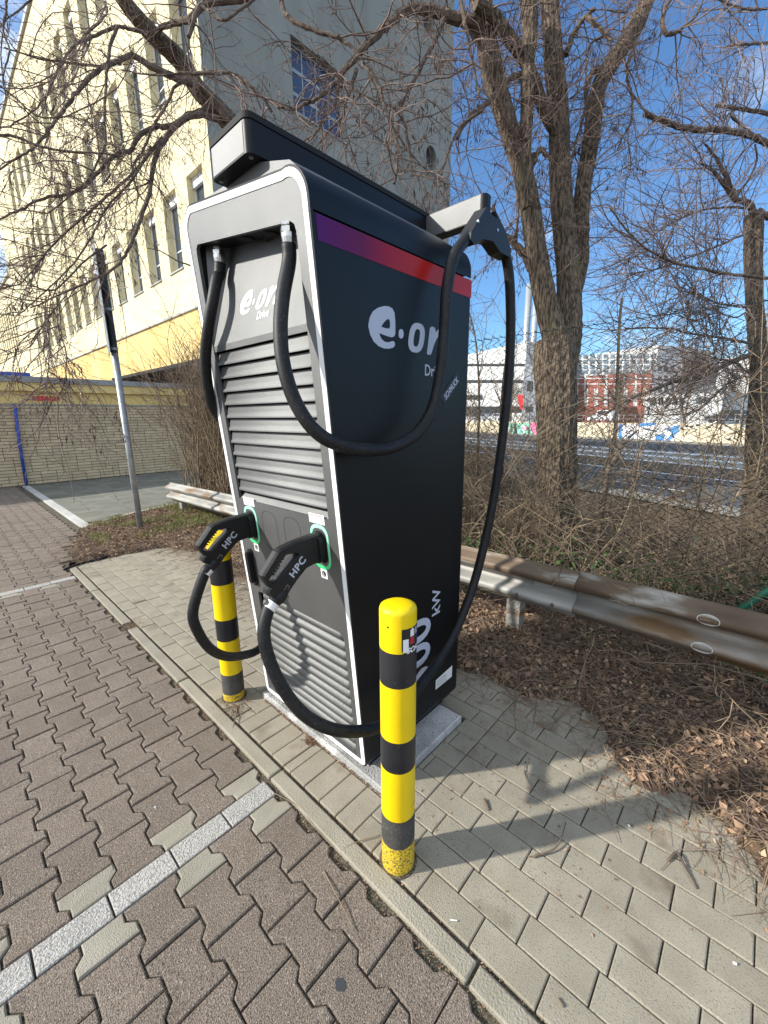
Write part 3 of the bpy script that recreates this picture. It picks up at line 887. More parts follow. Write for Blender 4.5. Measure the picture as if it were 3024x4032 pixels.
def logo(fn, size, x0, z0, shear, name, m, parent):
    f2 = lambda x, y, d: fn(x0 + (x + y*shear)*size*1.22, z0 + y*size, d)
    mb = MB()
    for lp in ([E_OUT, E_IN[::-1]], [DOT], [O_OUT, O_IN[::-1]], [N_OUT]):
        for k in range(len(lp)):
            A = sum(lp[k][i][0]*lp[k][(i+1) % len(lp[k])][1] - lp[k][(i+1) % len(lp[k])][0]*lp[k][i][1] for i in range(len(lp[k])))
            if (A > 0) != (k == 0): lp[k] = lp[k][::-1]
        prism(lp, f2, None, 0, mb)
    return mb.obj(name, m, parent)
def lettering(s, fn, size, x0, z0, name, m, parent, bold=0.0, shear=0.0, rot=0.0, spacing=1.0, sx=1.0):
    V, F = text2d(s, size, bold, shear, spacing)
    V = V * np.array([sx, 1.0])
    c_, s_ = math.cos(R(rot)), math.sin(R(rot))
    W = [fn(x0 + x*c_ - y*s_, z0 + x*s_ + y*c_, 0) for x, y in V]
    return obj(name, W, F, m, parent)
SIDE = lambda x, z, d=0: np.array([x, YS - .0010 - d, z])
logo(SIDE, .1665*.80, 1.040, 1.7745, .06, 'side_logo', M['logo'], st)
lettering('Drive', SIDE, .0585, 1.354, 1.6945, 'side_word', M['logo'], st, bold=.018, sx=.96)
lettering('300', SIDE, .255, 1.421, .283, 'power_figure', M['logo'], st, bold=.022, rot=90, sx=.95, spacing=1.02)
lettering('kW', SIDE, .088, 1.499, .621, 'power_unit', M['logo'], st, bold=.018, rot=90, sx=1.0)
BPL = lambda x, z, d=0: BP(x, z, .0012 + d)
logo(BPL, .0762, -1.548, 1.913, .30, 'front_logo', M['logow'], st)
lettering('Drive', BPL, .038, -1.412, 1.878, 'front_word', M['logow'], st, bold=.014, shear=.25, sx=.9)
# rating plate and street sticker on the side
mb = MB()
prism([[(1.479, .214), (1.623, .214), (1.623, .279), (1.479, .267)]], SIDE, None, .001).obj('rating_plate', M['sticker'], st)
for k in range(4):
    prism([[(1.488, .222 + k*.011), (1.575 - .012*(k % 2), .222 + k*.011), (1.575 - .012*(k % 2), .2255 + k*.011), (1.488, .2255 + k*.011)]], SIDE, None, .002, mb)
mb.obj('plate_print', M['grey'], st)
prism([[(1.494, 1.585), (1.608, 1.686), (1.582, 1.724), (1.470, 1.617)]], SIDE, None, .001).obj('street_sticker', M['blackp'], st)
lettering('SCHMUCK', lambda x, z, d=0: SIDE(x, z, .002), .036, 1.505, 1.603, 'sticker_lettering', M['logo'], st, bold=.03, rot=41.5, sx=.72)

# sockets: glowing green surround, dark well
gm = mat('green_light', (.25, .75, .45), .4)
bb = gm.node_tree.nodes['Principled BSDF']
tt = gm.node_tree; gg = tt.nodes.new('ShaderNodeNewGeometry'); ss2 = tt.nodes.new('ShaderNodeSeparateXYZ'); rr2 = tt.nodes.new('ShaderNodeMapRange'); cc2 = tt.nodes.new('ShaderNodeValToRGB')
rr2.inputs['From Min'].default_value = .98; rr2.inputs['From Max'].default_value = 1.155
cc2.color_ramp.elements[0].color = (.04, .55, .20, 1); cc2.color_ramp.elements[1].color = (.42, .80, .62, 1)
tt.links.new(gg.outputs['Position'], ss2.inputs[0]); tt.links.new(ss2.outputs[2], rr2.inputs[0]); tt.links.new(rr2.outputs[0], cc2.inputs[0]); tt.links.new(cc2.outputs[0], bb.inputs['Base Color'])
tt.links.new(cc2.outputs[0], bb.inputs['Emission Color']); bb.inputs['Emission Strength'].default_value = .12
for cy, cz in ports:
    sk = prism([ring(cy, cz, .071, .127, .030)], FW, -.05, -.045)
    prism([ring(cy, cz, .076, .132, .032), ring(cy, cz, .060, .116, .026)[::-1]], FW, -.05, .003, sk)
    so_ = sk.obj('socket', M['void'], st)
    obj_ = prism([ring(cy, cz, .103, .176, .040), ring(cy, cz, .084, .150, .033)[::-1]], FW, .0, .0055).obj('light_ring', gm, so_)
# blank socket covers
for cy in (1.505, 1.340):
    A = ring(cy, 1.066, .112, .172, .042)
    prism([A, inset(A, .0016)[::-1]], FW, None, .0042).obj('blank_cover_seam', M['void'], st)
# L markers and info stickers
for cy, cz in ((1.649, .960), (1.164, .958)):
    s_ = prism([[(-cy - .019, cz - .019), (-cy + .019, cz - .019), (-cy + .019, cz + .019), (-cy - .019, cz + .019)]], FW, None, .0046).obj('socket_marker', M['sticker'], st)
    hx = [(-cy + .0128*math.cos(R(60*i + 30)), cz + .0128*math.sin(R(60*i + 30))) for i in range(6)]
    prism([hx], FW, None, .0052).obj('hexagon', M['blackp'], s_)
    lettering('L', lambda x, z, d=0: FW(x, z, .0058), .018, -cy - .0045, cz - .0065, 'letter', M['sticker'], s_, bold=.02)
for cy, cz in ((1.650, 1.176), (1.171, 1.176)):
    s_ = prism([[(-cy - .045, cz - .0185), (-cy + .045, cz - .0185), (-cy + .045, cz + .0185), (-cy - .045, cz + .0185)]], FW, None, .0046).obj('info_sticker', M['sticker'], st)
    lettering('Direkt bezahlen, ohne Registrierung', lambda x, z, d=0: FW(x, z, .0052), .0052, -cy - .041, cz + .0115, 'red_line', M['red'], s_, bold=.03)
    lettering('Ladestation', lambda x, z, d=0: FW(x, z, .0052), .0062, -cy - .012, cz - .001, 'grey_line', M['grey'], s_, bold=.03)
    lettering('e-on', lambda x, z, d=0: FW(x, z, .0052), .0060, -cy + .026, cz - .0145, 'small_mark', M['red'], s_, bold=.05)
# door handle, low left
mb = MB()
hp = rrect(-1.728, .752, -1.692, .940, .016, 5)
prism([hp], FW, .0, .012, mb)
prism([rrect(-1.722, .770, -1.698, .930, .011, 4)], lambda x, y, d: FW(x, y, d + .010*math.sin(max(0, min(1, (y - .77)/.16))*math.pi)), .012, .030, mb)
mb.obj('door_handle', M['plug'], st)
# cable glands
def gland(y, zt, X):
    mb = MB()
    c0 = np.array([X, y, zt])
    for (ra, rb, za, zb_, n) in ((.021, .021, 0, -.008, 6), (.015, .015, -.008, -.014, 12), (.0245, .0245, -.014, -.028, 6), (.022, .0215, -.028, -.040, 16), (.0215, .018, -.040, -.058, 16), (.018, .016, -.058, -.062, 16)):
        V, F = tube([c0 + [0, 0, za], c0 + [0, 0, zb_]], [ra, rb], n); mb.add(V, F)
    o = mb.obj('cable_gland', M['nickel'], st)
S = 3024/1659.0
def dp(x, y, Y): return onY(x*S, y*S, Y)
YG0, YG1 = 1.150, 1.655
GX0 = dp(624, 522, YG0)[0]; GX1_ = dp(474, 556, YG1)[0]
gland(YG0, zb(YG0) - .002, GX0); gland(YG1, zb(YG1) - .002, GX1_)

# cable beam with its two arms
BZ0, BZ1 = 2.311, 2.403
def beam(name, a, b, m1, rr_=.022):
    (x0, y0), (x1, y1) = a, b
    lp = rrect(x0, y0, x1, y1, rr_, 5)
    mb = MB()
    f = lambda x, y, d: np.array([x, y, d])
    prism([lp], f, BZ0, BZ1 - .006, mb)
    o = mb.obj(name, m1, st)
    cap_ = inset(lp, -.003)
    prism([cap_], f, BZ1 - .004, BZ1 + .013).obj('edge_strip', M['void'], o)
    for p in o.data.polygons: p.use_smooth = len(p.vertices) == 4
    o.data.set_sharp_from_angle(angle=R(35))
    return o
bm = beam('beam', (.785, 1.262), (1.725, 1.502), M['black'])
prism([[(1.284, BZ0 + .004), (1.480, BZ0 + .004), (1.480, BZ1 - .008), (1.284, BZ1 - .008)]], lambda x, y, d: np.array([.785 - .0012, x, y]), None, 0).obj('end_plate', M['arm'], bm).data.flip_normals()
for x_, y_ in ((.808, 1.285), (.808, 1.478)):
    V, F = tube([(x_, y_, BZ0 + .001), (x_, y_, BZ0 - .003)], .007, 12); obj('screw', V, F, M['nickel'], bm)
AX0, AX1 = 1.659, 1.716
for sgn, ya, yb in ((1, .968, 1.263), (-1, 1.501, 1.96)):
    a_ = prism([rrect(AX0, ya, AX1, yb, [.02, .002, .002, .02] if sgn == 1 else [.002, .02, .02, .002], 5)], lambda x, y, d: np.array([x, y, d]), BZ0, BZ1)
    a_ = a_.obj('cable_arm', M['black'], st)
    prism([[(ya + .022 if sgn == 1 else ya + .002, BZ0 + .003), (yb - .002 if sgn == 1 else yb - .022, BZ0 + .003), (yb - .002 if sgn == 1 else yb - .022, BZ1 - .003), (ya + .022 if sgn == 1 else ya + .002, BZ1 - .003)]],
          lambda x, y, d: np.array([AX0 - .0012, x, y]), None, 0).obj('arm_plate', M['arm'], a_).data.flip_normals()

# ------------------------------------------------------------------ cables with their plugs
PLUG_Y = 1.166
def q1(pts):      # outline in the photo of the plug's near face -> (X, z)
    out = []
    for x, y in pts:
        p = onY(700 + x/1.844, 1900 + y/1.844, PLUG_Y - .028); out.append((p[0], p[2]))
    return out
head = q1([(1085,372),(1040,372),(960,402),(880,430),(800,468),(757,492),(735,512),(690,588),(640,668),(632,690),(652,735),(684,772),(668,790),(664,822),(690,842),(725,852),(765,878),(792,862),(835,790),(880,722),(950,632),(1010,600),(1090,580),(1102,560),(1110,470)])
hole0 = q1([(790,548),(850,535),(862,545),(800,630),(742,712),(722,722),(700,712),(692,700),(712,664),(745,610)])
hc_ = np.array(hole0).mean(0); hole = [tuple(hc_ + (np.array(p) - hc_)*np.array([1.20, 1.13])) for p in hole0]
def sign_area(P): return sum(P[i][0]*P[(i+1) % len(P)][1] - P[(i+1) % len(P)][0]*P[i][1] for i in range(len(P)))
if sign_area(head) < 0: head = head[::-1]
if sign_area(hole) > 0: hole = hole[::-1]
def make_cable(dy, path, lab, cat_grp):
    root = tag(empty('charging_cable', (xf(1.0) - .05, PLUG_Y + dy, 1.0)), lab, 'charging cable', cat_grp)
    V, F = tube(path, .0218, 16)
    ho = obj('hose', V, F, M['rubber'], root, smooth=True)
    yc = PLUG_Y + dy
    # gun body: slab with chamfered flanks
    f = lambda x, z, d: np.array([x, yc - d, z])
    mb = MB()
    T = .020
    hin = [tuple(p) for p in inset(head, .006)]; hoin = hole
    n = len(head)
    prism([head, hole], f, -T + .009, T - .009, mb, back=True)
    A1 = inset(head, .0055)
    c_ = np.array(hole).mean(0)
    B1 = [tuple(c_ + (np.array(p) - c_)*1.07) for p in hole]
    prism([A1, B1], f, -T, T, mb)
    # chamfer rings
    for sgn in (1, -1):
        Va = [f(x, z, sgn*(T - .009)) for x, z in head] + [f(x, z, sgn*T) for x, z in A1]
        Fa = [(i, (i+1) % n, n + (i+1) % n, n + i) for i in range(n)]
        if sgn < 0: Fa = [q_[::-1] for q_ in Fa]
        mb.add(Va, Fa)
    pg_ = mb.obj('plug', M['plug'], root)
    # finger ribs in the grip
    h = [onY(700 + x/1.844, 1900 + y/1.844, PLUG_Y - .028) for x, y in ((778, 562), (764, 584), (750, 606), (737, 628), (724, 650), (711, 672))]
    mbr = MB()
    for p in h:
        V2, F2 = tube([(p[0], yc - .019, p[2]), (p[0], yc + .019, p[2])], .0032, 8); mbr.add(V2, F2)
    mbr.obj('grip_ribs', M['plug'], pg_)
    # rounded barrel between shoulder and cable
    a = onY(700 + 905/1.844, 1900 + 585/1.844, PLUG_Y); b = onY(700 + 720/1.844, 1900 + 838/1.844, PLUG_Y)
    a[1] = b[1] = yc
    V2, F2 = tube([a, a*.3 + b*.7, a*.12 + b*.88, b, b + (b - a)*.10], [.017, .0195, .0285, .0295, .0225], 16)
    obj('barrel', V2, F2, M['plug'], pg_, smooth=False)
    c0 = b + (b - a)*.13; c1 = b + (b - a)*.30
    V2, F2 = tube([c0, c1], .0228, 16); obj('cable_label', V2, F2, M['sticker'], ho)
    # contact nose into the socket
    fc = FW(-yc, 1.066, .0)
    V2 = prism([ring(yc, 1.066, .058, .112, .026)], FW, -.045, .03); V2.obj('nose', M['plug'], pg_)
    # HPC lettering on the near flank
    p0 = onY(700 + 848/1.844, 1900 + 700/1.844, PLUG_Y - .028); p1 = onY(700 + 942/1.844, 1900 + 565/1.844, PLUG_Y - .028)
    d_ = np.array([p1[0] - p0[0], p1[2] - p0[2]]); L_ = np.linalg.norm(d_); d_ /= L_; nn_ = np.array([-d_[1], d_[0]])
    V2, F2 = text2d('HPC', 1, .03, 0, 1.1)
    sc_ = L_ / (V2[:, 0].max())
    W = [np.array([p0[0] + d_[0]*x*sc_ + nn_[0]*y*sc_*1.0, yc - T - .0008, p0[2] + d_[1]*x*sc_ + nn_[1]*y*sc_*1.0]) for x, y in V2]
    obj('lettering', W, F2, M['logo'], pg_)
    p0 = onY(700 + 782/1.844, 1900 + 800/1.844, PLUG_Y - .028); p1 = onY(700 + 812/1.844, 1900 + 752/1.844, PLUG_Y - .028)
    d_ = np.array([p1[0] - p0[0], p1[2] - p0[2]]); L_ = np.linalg.norm(d_); d_ /= L_; nn_ = np.array([-d_[1], d_[0]])
    for s1, s2, mt, dd in ((0, 0, 'grey', .0008), (.0012, .0012, 'plug', .0013)):
        W = [(p0[0] + d_[0]*u + nn_[0]*v, yc - T - dd, p0[2] + d_[1]*u + nn_[1]*v) for u, v in ((s1, -.008 + s2), (L_ - s1, -.008 + s2), (L_ - s1, .006 - s2), (s1, .006 - s2))]
        obj('nameplate', W, [(0, 1, 2, 3)], M[mt], pg_)
    return root, b + (b - a)*.10
S = 3024/1659.0
def dp(x, y, Y): return onY(x*S, y*S, Y)
bR = onY(700 + 720/1.844, 1900 + 838/1.844, PLUG_Y); aR = onY(700 + 905/1.844, 1900 + 585/1.844, PLUG_Y)
endR = bR + (bR - aR)*.08
g0 = np.array([GX0, 1.150, zb(1.15) - .058])
pathR = [g0, g0 + [-.004, 0, -.05]] + [dp(*p) for p in ((611, 640, 1.135), (606, 712, 1.115), (613, 790, 1.09), (638, 868, 1.06), (680, 930, 1.02), (732, 961, .985), (790, 972, .962), (850, 965, .95), (901, 935, .94), (935, 880, .935), (952, 800, .935), (961, 700, .945), (966, 620, .955), (980, 557, .962), (1006, 517, .965), (1030, 500, .965))]
pathR2 = [dp(*p) for p in ((1030, 500, .965), (1062, 504, .965), (1085, 530, .965), (1099, 590, .962), (1103, 680, .958), (1101, 780, .955), (1093, 880, .952), (1081, 980, .955), (1066, 1080, .965), (1045, 1180, .98), (1019, 1275, .99), (985, 1360, .985), (945, 1430, .97), (900, 1490, .945), (860, 1545, .92), (808, 1573, .915), (755, 1580, .94), (700, 1569, .985), (648, 1535, 1.04), (604, 1475, 1.09), (577, 1410, 1.13), (570, 1360, 1.15))]
full = smooth_path(pathR + pathR2[1:] + [endR - (endR - aR)*(-.22), endR], 7)
cabR, _ = make_cable(0, full, 'black charging cable hung from the arm end and plugged into the right hand socket', 'charging cables of the station')
# saddle under the arm end that carries the hose
sd_ = MB()
apx = np.array([1.612, .925, 2.283])
def dY(x, y): p = dp(x, y, .965); return (p[0], p[2])
sad = [dY(1038, 452), (AX0 + .012, BZ0 + .004), (AX1 - .004, BZ0 + .004), dY(1058, 460), dY(1078, 500), dY(1092, 545), dY(1090, 560), dY(1068, 548), dY(1052, 525), dY(1030, 520), dY(1012, 533), dY(1003, 522), dY(1005, 505), dY(1020, 480)]
if sign_area(sad) < 0: sad = sad[::-1]
prism([sad], lambda x, z, d: np.array([x, .965 - d, z]), -.027, .027, sd_)
sdl = sd_.obj('hose_saddle', M['plug'], cabR)
for p in ((1033, 478), (1075, 497)):
    c_ = dp(*p, (.965 - .028))
    V, F = tube([c_, c_ - [0, .002, 0]], .006, 12); obj('saddle_screw', V, F, M['nickel'], sdl)
# left cable
DYL = .489
bL = bR + [0, DYL, 0]; aL = aR + [0, DYL, 0]; endL = bL + (bL - aL)*.08
g1 = np.array([GX1_, 1.655, zb(1.655) - .058])
_p0 = FW(-1.4, 1.0)
def dpF(x, y, off):
    d = ray(x*S, y*S); t = ((_p0 - O3) @ nF + off)/(d @ nF); return O3 + d*t
pathL = [g1, g1 + [-.006, .002, -.04]] + [dpF(*p) for p in ((468, 606, -.015), (460, 650, .016), (450, 710, .036), (444, 775, .040), (449, 835, .034), (463, 885, .010))]
pa = pathL[-1]
pathL += [pa + [.10, .05, -.09], np.array([1.18, 1.95, 1.32]), np.array([1.42, 1.93, 1.42]), np.array([1.56, 1.90, 1.75]), np.array([1.62, 1.91, 2.15]), np.array([1.65, 1.92, 2.285]), np.array([1.70, 1.92, 2.15]), np.array([1.66, 1.90, 1.5]), np.array([1.62, 1.91, .95]), np.array([1.40, 1.93, .50]), np.array([1.15, 1.93, .33])]
pathL += [dp(*p) for p in ((560, 1402, 1.88), (528, 1415, 1.83), (490, 1418, 1.77), (455, 1402, 1.72), (428, 1365, 1.68), (417, 1320, 1.665))] + [endL + (endL - aL)*.22, endL]
make_cable(DYL, smooth_path(pathL, 7), 'black charging cable whose plug sits in the left hand socket, by the far bollard', 'charging cables of the station')
# ------------------------------------------------------------------ bollards
def bollard(x, y, h, bands, lab, stick):
    root = tag(empty('bollard', (x, y, 0)), lab, 'bollard', 'striped bollards in front of the station')
    r = .0575; n = 40; a = np.arange(n)*2*math.pi/n
    def cyl(name, z0, z1, m, top=False, rr_=r):
        prof = [(rr_, z0), (rr_, z1)]
        if top: prof = [(rr_, z0), (rr_, z1 - .022), (rr_ - .001, z1 - .017), (rr_*.94, z1 - .011), (rr_*.7, z1 - .004), (rr_*.35, z1 - .0008), (.002, z1)]
        V = [(x + q*math.cos(t), y + q*math.sin(t), z) for q, z in prof for t in a]
        F = [(i*n + j, i*n + (j+1) % n, (i+1)*n + (j+1) % n, (i+1)*n + j) for i in range(len(prof)-1) for j in range(n)]
        if top: F.append(tuple((len(prof)-1)*n + j for j in range(n)))
        return obj(name, V, F, m, root, smooth=True)
    z = h
    zs = [h] + [h - b for b in bands]
    yl = True
    for i in range(len(zs) - 1):
        low = i >= len(zs) - 3
        mm = (M['yellowworn'] if i == len(zs)-2 else M['yellow']) if yl else (M['bblackworn'] if low else M['bblack'])
        cyl('yellow_band' if yl else 'black_band', zs[i+1], zs[i] - (0 if i == 0 else .0001), mm, i == 0, r + (0.0003 if not yl else 0))
        yl = not yl
    V, F = tube([(x, y, -.02), (x, y, .004)], [r + .012, r + .009], 20)
    obj('socket_gap', V, F, M['joint'], root)
    def wrap(pts, rr2, th0, z0, name, m, parent=root, F=None):
        W = [(x + rr2*math.cos(th0 + p[0]/r), y + rr2*math.sin(th0 + p[0]/r), z0 + p[1]) for p in pts]
        return obj(name, W, F or [tuple(range(len(pts)))], m, parent)
    if stick:
        th = math.atan2(0 - y, 0 - x) + .78          # right of the side that faces the camera
        def patch(x0, z0_, x1, z1_, name, m, rr2, parent=root, k=8, cut=0):
            P = [(x0 + (x1-x0)*i/k, z0_ + (cut if i == 0 else 0)) for i in range(k+1)] + [(x1 - (x1-x0)*i/k, z1_) for i in range(k+1)]
            F = [(i, i+1, 2*k - i, 2*k+1 - i) for i in range(k)]
            return wrap(P, rr2, th, h - .150, name, m, parent, F)
        s_ = patch(-.034, 0, .046, .088, 'crest_sticker', M['blackp'], r + .0008, cut=.018)
        patch(-.030, .012, -.012, .055, 'sticker_white', M['sticker'], r + .0012, s_)
        patch(.022, .022, .046, .086, 'sticker_blue', mat('sticker_blue', (.03, .03, .14), .4), r + .0011, s_)
        patch(-.006, .060, .010, .082, 'castle', M['sticker'], r + .0014, s_, 4)
        patch(-.001, .074, .005, .087, 'tower', M['sticker'], r + .0014, s_, 2)
        patch(.014, .062, .028, .084, 'shield_quarter', M['grey'], r + .0014, s_, 4)
        for i in range(3): patch(-.006, .036 + i*.008, .010, .041 + i*.008, 'red_bar', M['red'], r + .0014, s_, 4)
        V, F = text2d('SOA!', .024, .035, .25)
        wrap([(p[0] - .019, p[1] + .008) for p in V], r + .0016, th, h - .150, 'sticker_lettering', M['sticker'], s_, F)
        patch(.044, -.080, .052, -.055, 'small_label', M['sticker'], r + .0008)
        t2 = math.atan2(-y, -x) - .55
        V, F = tube([(x + (r-.001)*math.cos(t2), y + (r-.001)*math.sin(t2), h - .058), (x + (r+.0006)*math.cos(t2), y + (r+.0006)*math.sin(t2), h - .058)], .0032, 10)
        obj('pin_hole', V, F, M['void'], root)
    return root
bollard(.867, .747, .994, (.142, .260, .455, .571, .764, .879, .994), 'front yellow and black striped bollard with a crest sticker, standing on the platform corner', True)
bollard(.911, 2.010, .968, (.145, .275, .474, .597, .801, .923, .968), 'far yellow and black striped bollard half hidden behind the left hand plug and cable', False)

# ------------------------------------------------------------------ guard rail
RX = 2.52
gr = tag(empty('guard_rail', (RX + .1, 3.0, 0)), 'weathered W-profile steel crash barrier with rust stains running behind the charging station', 'guard rail')
prof = [(.000, .000), (-.004, .018), (-.022, .030), (-.070, .052), (-.083, .066), (-.083, .088), (-.070, .104), (-.022, .128), (-.004, .142), (.0, .156), (-.004, .170), (-.022, .184), (-.070, .208), (-.083, .224), (-.083, .246), (-.070, .260), (-.022, .282), (-.004, .294), (.0, .312)]
def railseg(y0, y1, zb0, zb1, dx=0.0, name='rail_beam'):
    K = max(2, int(abs(y1 - y0)/.4)); n = len(prof); V = []; mi = []
    for i in range(K+1):
        t = i/K; y = y0 + (y1-y0)*t; zb_ = zb0 + (zb1-zb0)*t
        for px_, pz in prof: V.append((RX + .083 + px_ + dx, y, zb_ + pz))
    F = []
    for i in range(K):
        for j in range(n-1):
            F.append((i*n + j, (i+1)*n + j, (i+1)*n + j + 1, i*n + j + 1)); 
            mi.append(1 if (j in (11, 12, 13, 14, 15, 16, 17) and y0 < 4) else 0)
    o = obj(name, V, F, None, gr, mats=[M['railz'], M['railrust']], mi=mi, smooth=True)
    sm = o.modifiers.new('t', 'SOLIDIFY'); sm.thickness = .003; sm.offset = 1
    return o
railseg(-3.4, .80, .275, .272); railseg(.74, 4.78, .272, .222, -.004); railseg(4.70, 7.34, .222, .165)
for y_, top in ((1.16, .56), (4.9, .50), (7.0, .47), (3.05, .52), (-2.9, .56)):
    mb = MB(); x0 = RX + .086
    mb.box((x0, y_ - .05, -.30), (x0 + .006, y_ + .05, top)).box((x0 + .006, y_ - .05, -.30), (x0 + .085, y_ - .044, top)).box((x0 + .006, y_ + .044, -.30), (x0 + .06, y_ + .05, top))
    mb.obj('post', M['railz'], gr)
for y_, zb_ in ((.86, .272), (1.10, .270), (4.82, .221), (4.62, .224)):
    for dz, xx in ((.075, -.083), (.235, -.083)):
        V, F = tube([(RX + .083 + xx + .001, y_, zb_ + dz), (RX + .083 + xx - .010, y_, zb_ + dz)], [.016, .009], 12); obj('bolt', V, F, M['railrust'], gr)
MB().box((RX + .068, .90, .415), (RX + .080, 1.02, .447)).obj('bolt_plate', M['railz'], gr)
mring = nmat('round_sticker', (.50, .49, .44), (.62, .60, .55), 40, rough=.5)
def round_sticker(y, z, w_, h_, rust, txt=None):
    lean = 0
    c_ = np.array([RX - .0008, y, z])
    X = {0: (RX - .0012, .0)}
    P = [(h_*math.sin(2*math.pi*i/24), w_*math.cos(2*math.pi*i/24)) for i in range(24)]
    if not rust:   # on the web slope between the two waves
        f = lambda a, b, d: np.array([RX + .012 + .5*(.0) + (a)*(.55) - .002 - d + .02, y + b, z + a])
    else:
        f = lambda a, b, d: np.array([RX - .0015 - d + abs(a)**2*9, y + b, z + a])
    prism([P], f, None, 0).obj('round_sticker', mring if rust else M['railz'], gr)
    Q = [(a*1.0, b*1.0) for a, b in P]; q2 = [(a*.95, b*.95) for a, b in P]
    if sign_area(Q) < 0: Q = Q[::-1]; q2 = q2[::-1]
    prism([Q, q2[::-1]], f, None, .0006).obj('sticker_rim', M['sticker'], gr)
    if txt:
        for k, t_ in enumerate(txt):
            V, F = text2d(t_, .017, .02)
            obj('sticker_words', [f(.012 - k*.017 + p[1], .036 - p[0], .001) for p in V], F, M['straw'], gr)
round_sticker(1.72, .505, .048, .030, True, ('sauber', 'bleiben'))
round_sticker(1.73, .385, .046, .028, True)
round_sticker(.085, .511, .048, .030, True, ('immer', 'sauber', 'bleiben'))
round_sticker(.09, .352, .046, .028, True)

# ------------------------------------------------------------------ sign pole
pb = onZ(556, 2094)
PXp, PYp = pb[0], pb[1]
def zat(x, y):
    d = ray(x, y); t = (PXp*d[0] + PYp*d[1])/(d[0]**2 + d[1]**2); return H + d[2]*t
ztp = zat(405, 985); zsl = zat(460, 1390)
sp = tag(empty('sign_pole', (PXp, PYp, 0)), 'galvanised sign pole with a black upper sleeve and a sign seen edge on', 'sign pole')
V, F = tube([(PXp, PYp, -.1), (PXp, PYp, zsl + .02)], .038, 20); obj('pole', V, F, M['zinc'], sp, smooth=True)
V, F = tube([(PXp, PYp, zsl), (PXp, PYp, ztp)], .0415, 20); obj('sleeve', V, F, M['poleblack'], sp, smooth=False)
dv = np.array([PXp, PYp]); dv /= np.linalg.norm(dv); nv = np.array([-dv[1], dv[0]])
# panel stands left of the pole; seen along its edge
c0 = np.array([PXp, PYp]) + nv*.056
zt_, zb_ = zat(385, 950), zat(440, 1396)
V = []
dirp = dv*np.cos(.05) + nv*np.sin(.05)*1
for a_ in (-.30, .30):
    for s_ in (-.003, .003):
        p = c0 + dirp*a_ + nv*s_
        V += [(p[0], p[1], zb_), (p[0], p[1], zt_)]
obj('sign_panel', V, [(0, 1, 5, 4), (2, 6, 7, 3), (0, 2, 3, 1), (4, 5, 7, 6), (1, 3, 7, 5), (0, 4, 6, 2)], M['signback'], sp)
for zz in (zsl + .03, zsl + (ztp - zsl)*.42, ztp - .06):
    V, F = tube([(PXp, PYp, zz), (PXp, PYp, zz + .03)], .045, 20); obj('clamp', V, F, M['zinc'], sp)

# ------------------------------------------------------------------ garage with brick wall
GY = 12.8
ga = tag(empty('garage', (3, GY + 2, 0)), 'low flat roofed garage with buff brick wall and yellow fascia behind the parking area', 'garage')
gx0, gx1 = -3.0, 8.6
MB().box((gx0, GY + .03, -.1), (gx1, GY + 6, 1.88)).obj('wall_core', M['mortar'], ga)
MB().box((gx0 - .02, GY + .0, 1.885), (gx1, GY + 6.1, 2.16)).obj('lintel_band', M['gyellow'], ga)
MB().box((gx0 - .05, GY - .10, 2.165), (gx1 + .05, GY + 6.2, 2.36)).obj('fascia', M['gyellow'], ga)
MB().box((gx0 - .1, GY - .14, 2.363), (gx1 + .08, GY + 6.25, 2.49)).obj('coping', M['coping'], ga)
MB().box((gx0, GY + .0, 1.852), (gx1, GY + .1, 1.882)).obj('ledge', M['coping'], ga)
bl, bh = .30, .0735
bcache = {}
fb = MB(); fbr = []; bricks = []
rw = 0; z = .01
while z + bh < 1.86:
    x = gx0 - (.15 if rw % 2 else 0.0)
    while x < gx1:
        L_ = bl if random.random() < .9 else .15
        bricks.append((x, z, L_)); x += L_
    z += bh; rw += 1
bricks.sort(key=lambda b: math.hypot(b[0] + .15 - 2.9, (b[1] - 1.0)*1.6))
for i, (x, z, L_) in enumerate(bricks):
    if L_ not in bcache:
        bcache[L_] = MB().box((-L_/2 + .006, -.0, -bh/2 + .006), (L_/2 - .006, .03, bh/2 - .006), bev=.003)
        bcache[L_].me = mesh('brick', bcache[L_].v, bcache[L_].f, M['brick'])
    c_ = bcache[L_]; dy = random.gauss(0, .0012)
    if i < 298: inst('brick', c_.me, (x + L_/2, GY + .0 + dy, z + bh/2), ga)
    else:
        fb.add([(a + x + L_/2, b + GY + dy, cc + z + bh/2) for a, b, cc in c_.v], c_.f); fbr += [random.random()]*len(c_.v)
obj('brick_courses', fb.v, fb.f, M['brick'], ga, kind='stuff', attr=fbr)
# red spray tag on the fascia band
mb = MB()
for k in range(9):
    xk = 1.80 + k*.055 + random.uniform(-.01, .01); hh = random.uniform(.05, .075)
    prism([rrect(xk - .04, 2.02 - hh, xk + .045, 2.02 + hh*random.uniform(.5, 1), .02, 3)], lambda x, y, d: np.array([x, GY - .004 - d - .0004*k, y]), None, 0, mb)
tg = mb.obj('spray_tag', M['red'], ga)
for k, s_ in enumerate('LSTER'):
    lettering(s_, lambda x, z, d=0: np.array([x, GY - .012, z]), .10, 1.80 + k*.085, 1.985, 'tag_letter', M['gyellow'], tg, bold=-.02, rot=random.uniform(-12, 12), sx=.8)
V, F = tube([(1.42, GY - .06, 1.87), (1.36, GY - .06, 1.0), (1.33, GY - .06, .02)], .032, 12)
o = obj('drainpipe', V, F, M['bluepipe'], ga, smooth=True)
V, F = tube([(1.362, GY - .06, 1.02), (1.358, GY - .06, .97)], .042, 12); obj('pipe_joint', V, F, M['bluepipe'], o)
MB().box((.2, GY + 1, 2.49), (1.95, GY + 3.2, 2.66)).obj('roof_cover', M['bluepipe'], ga)

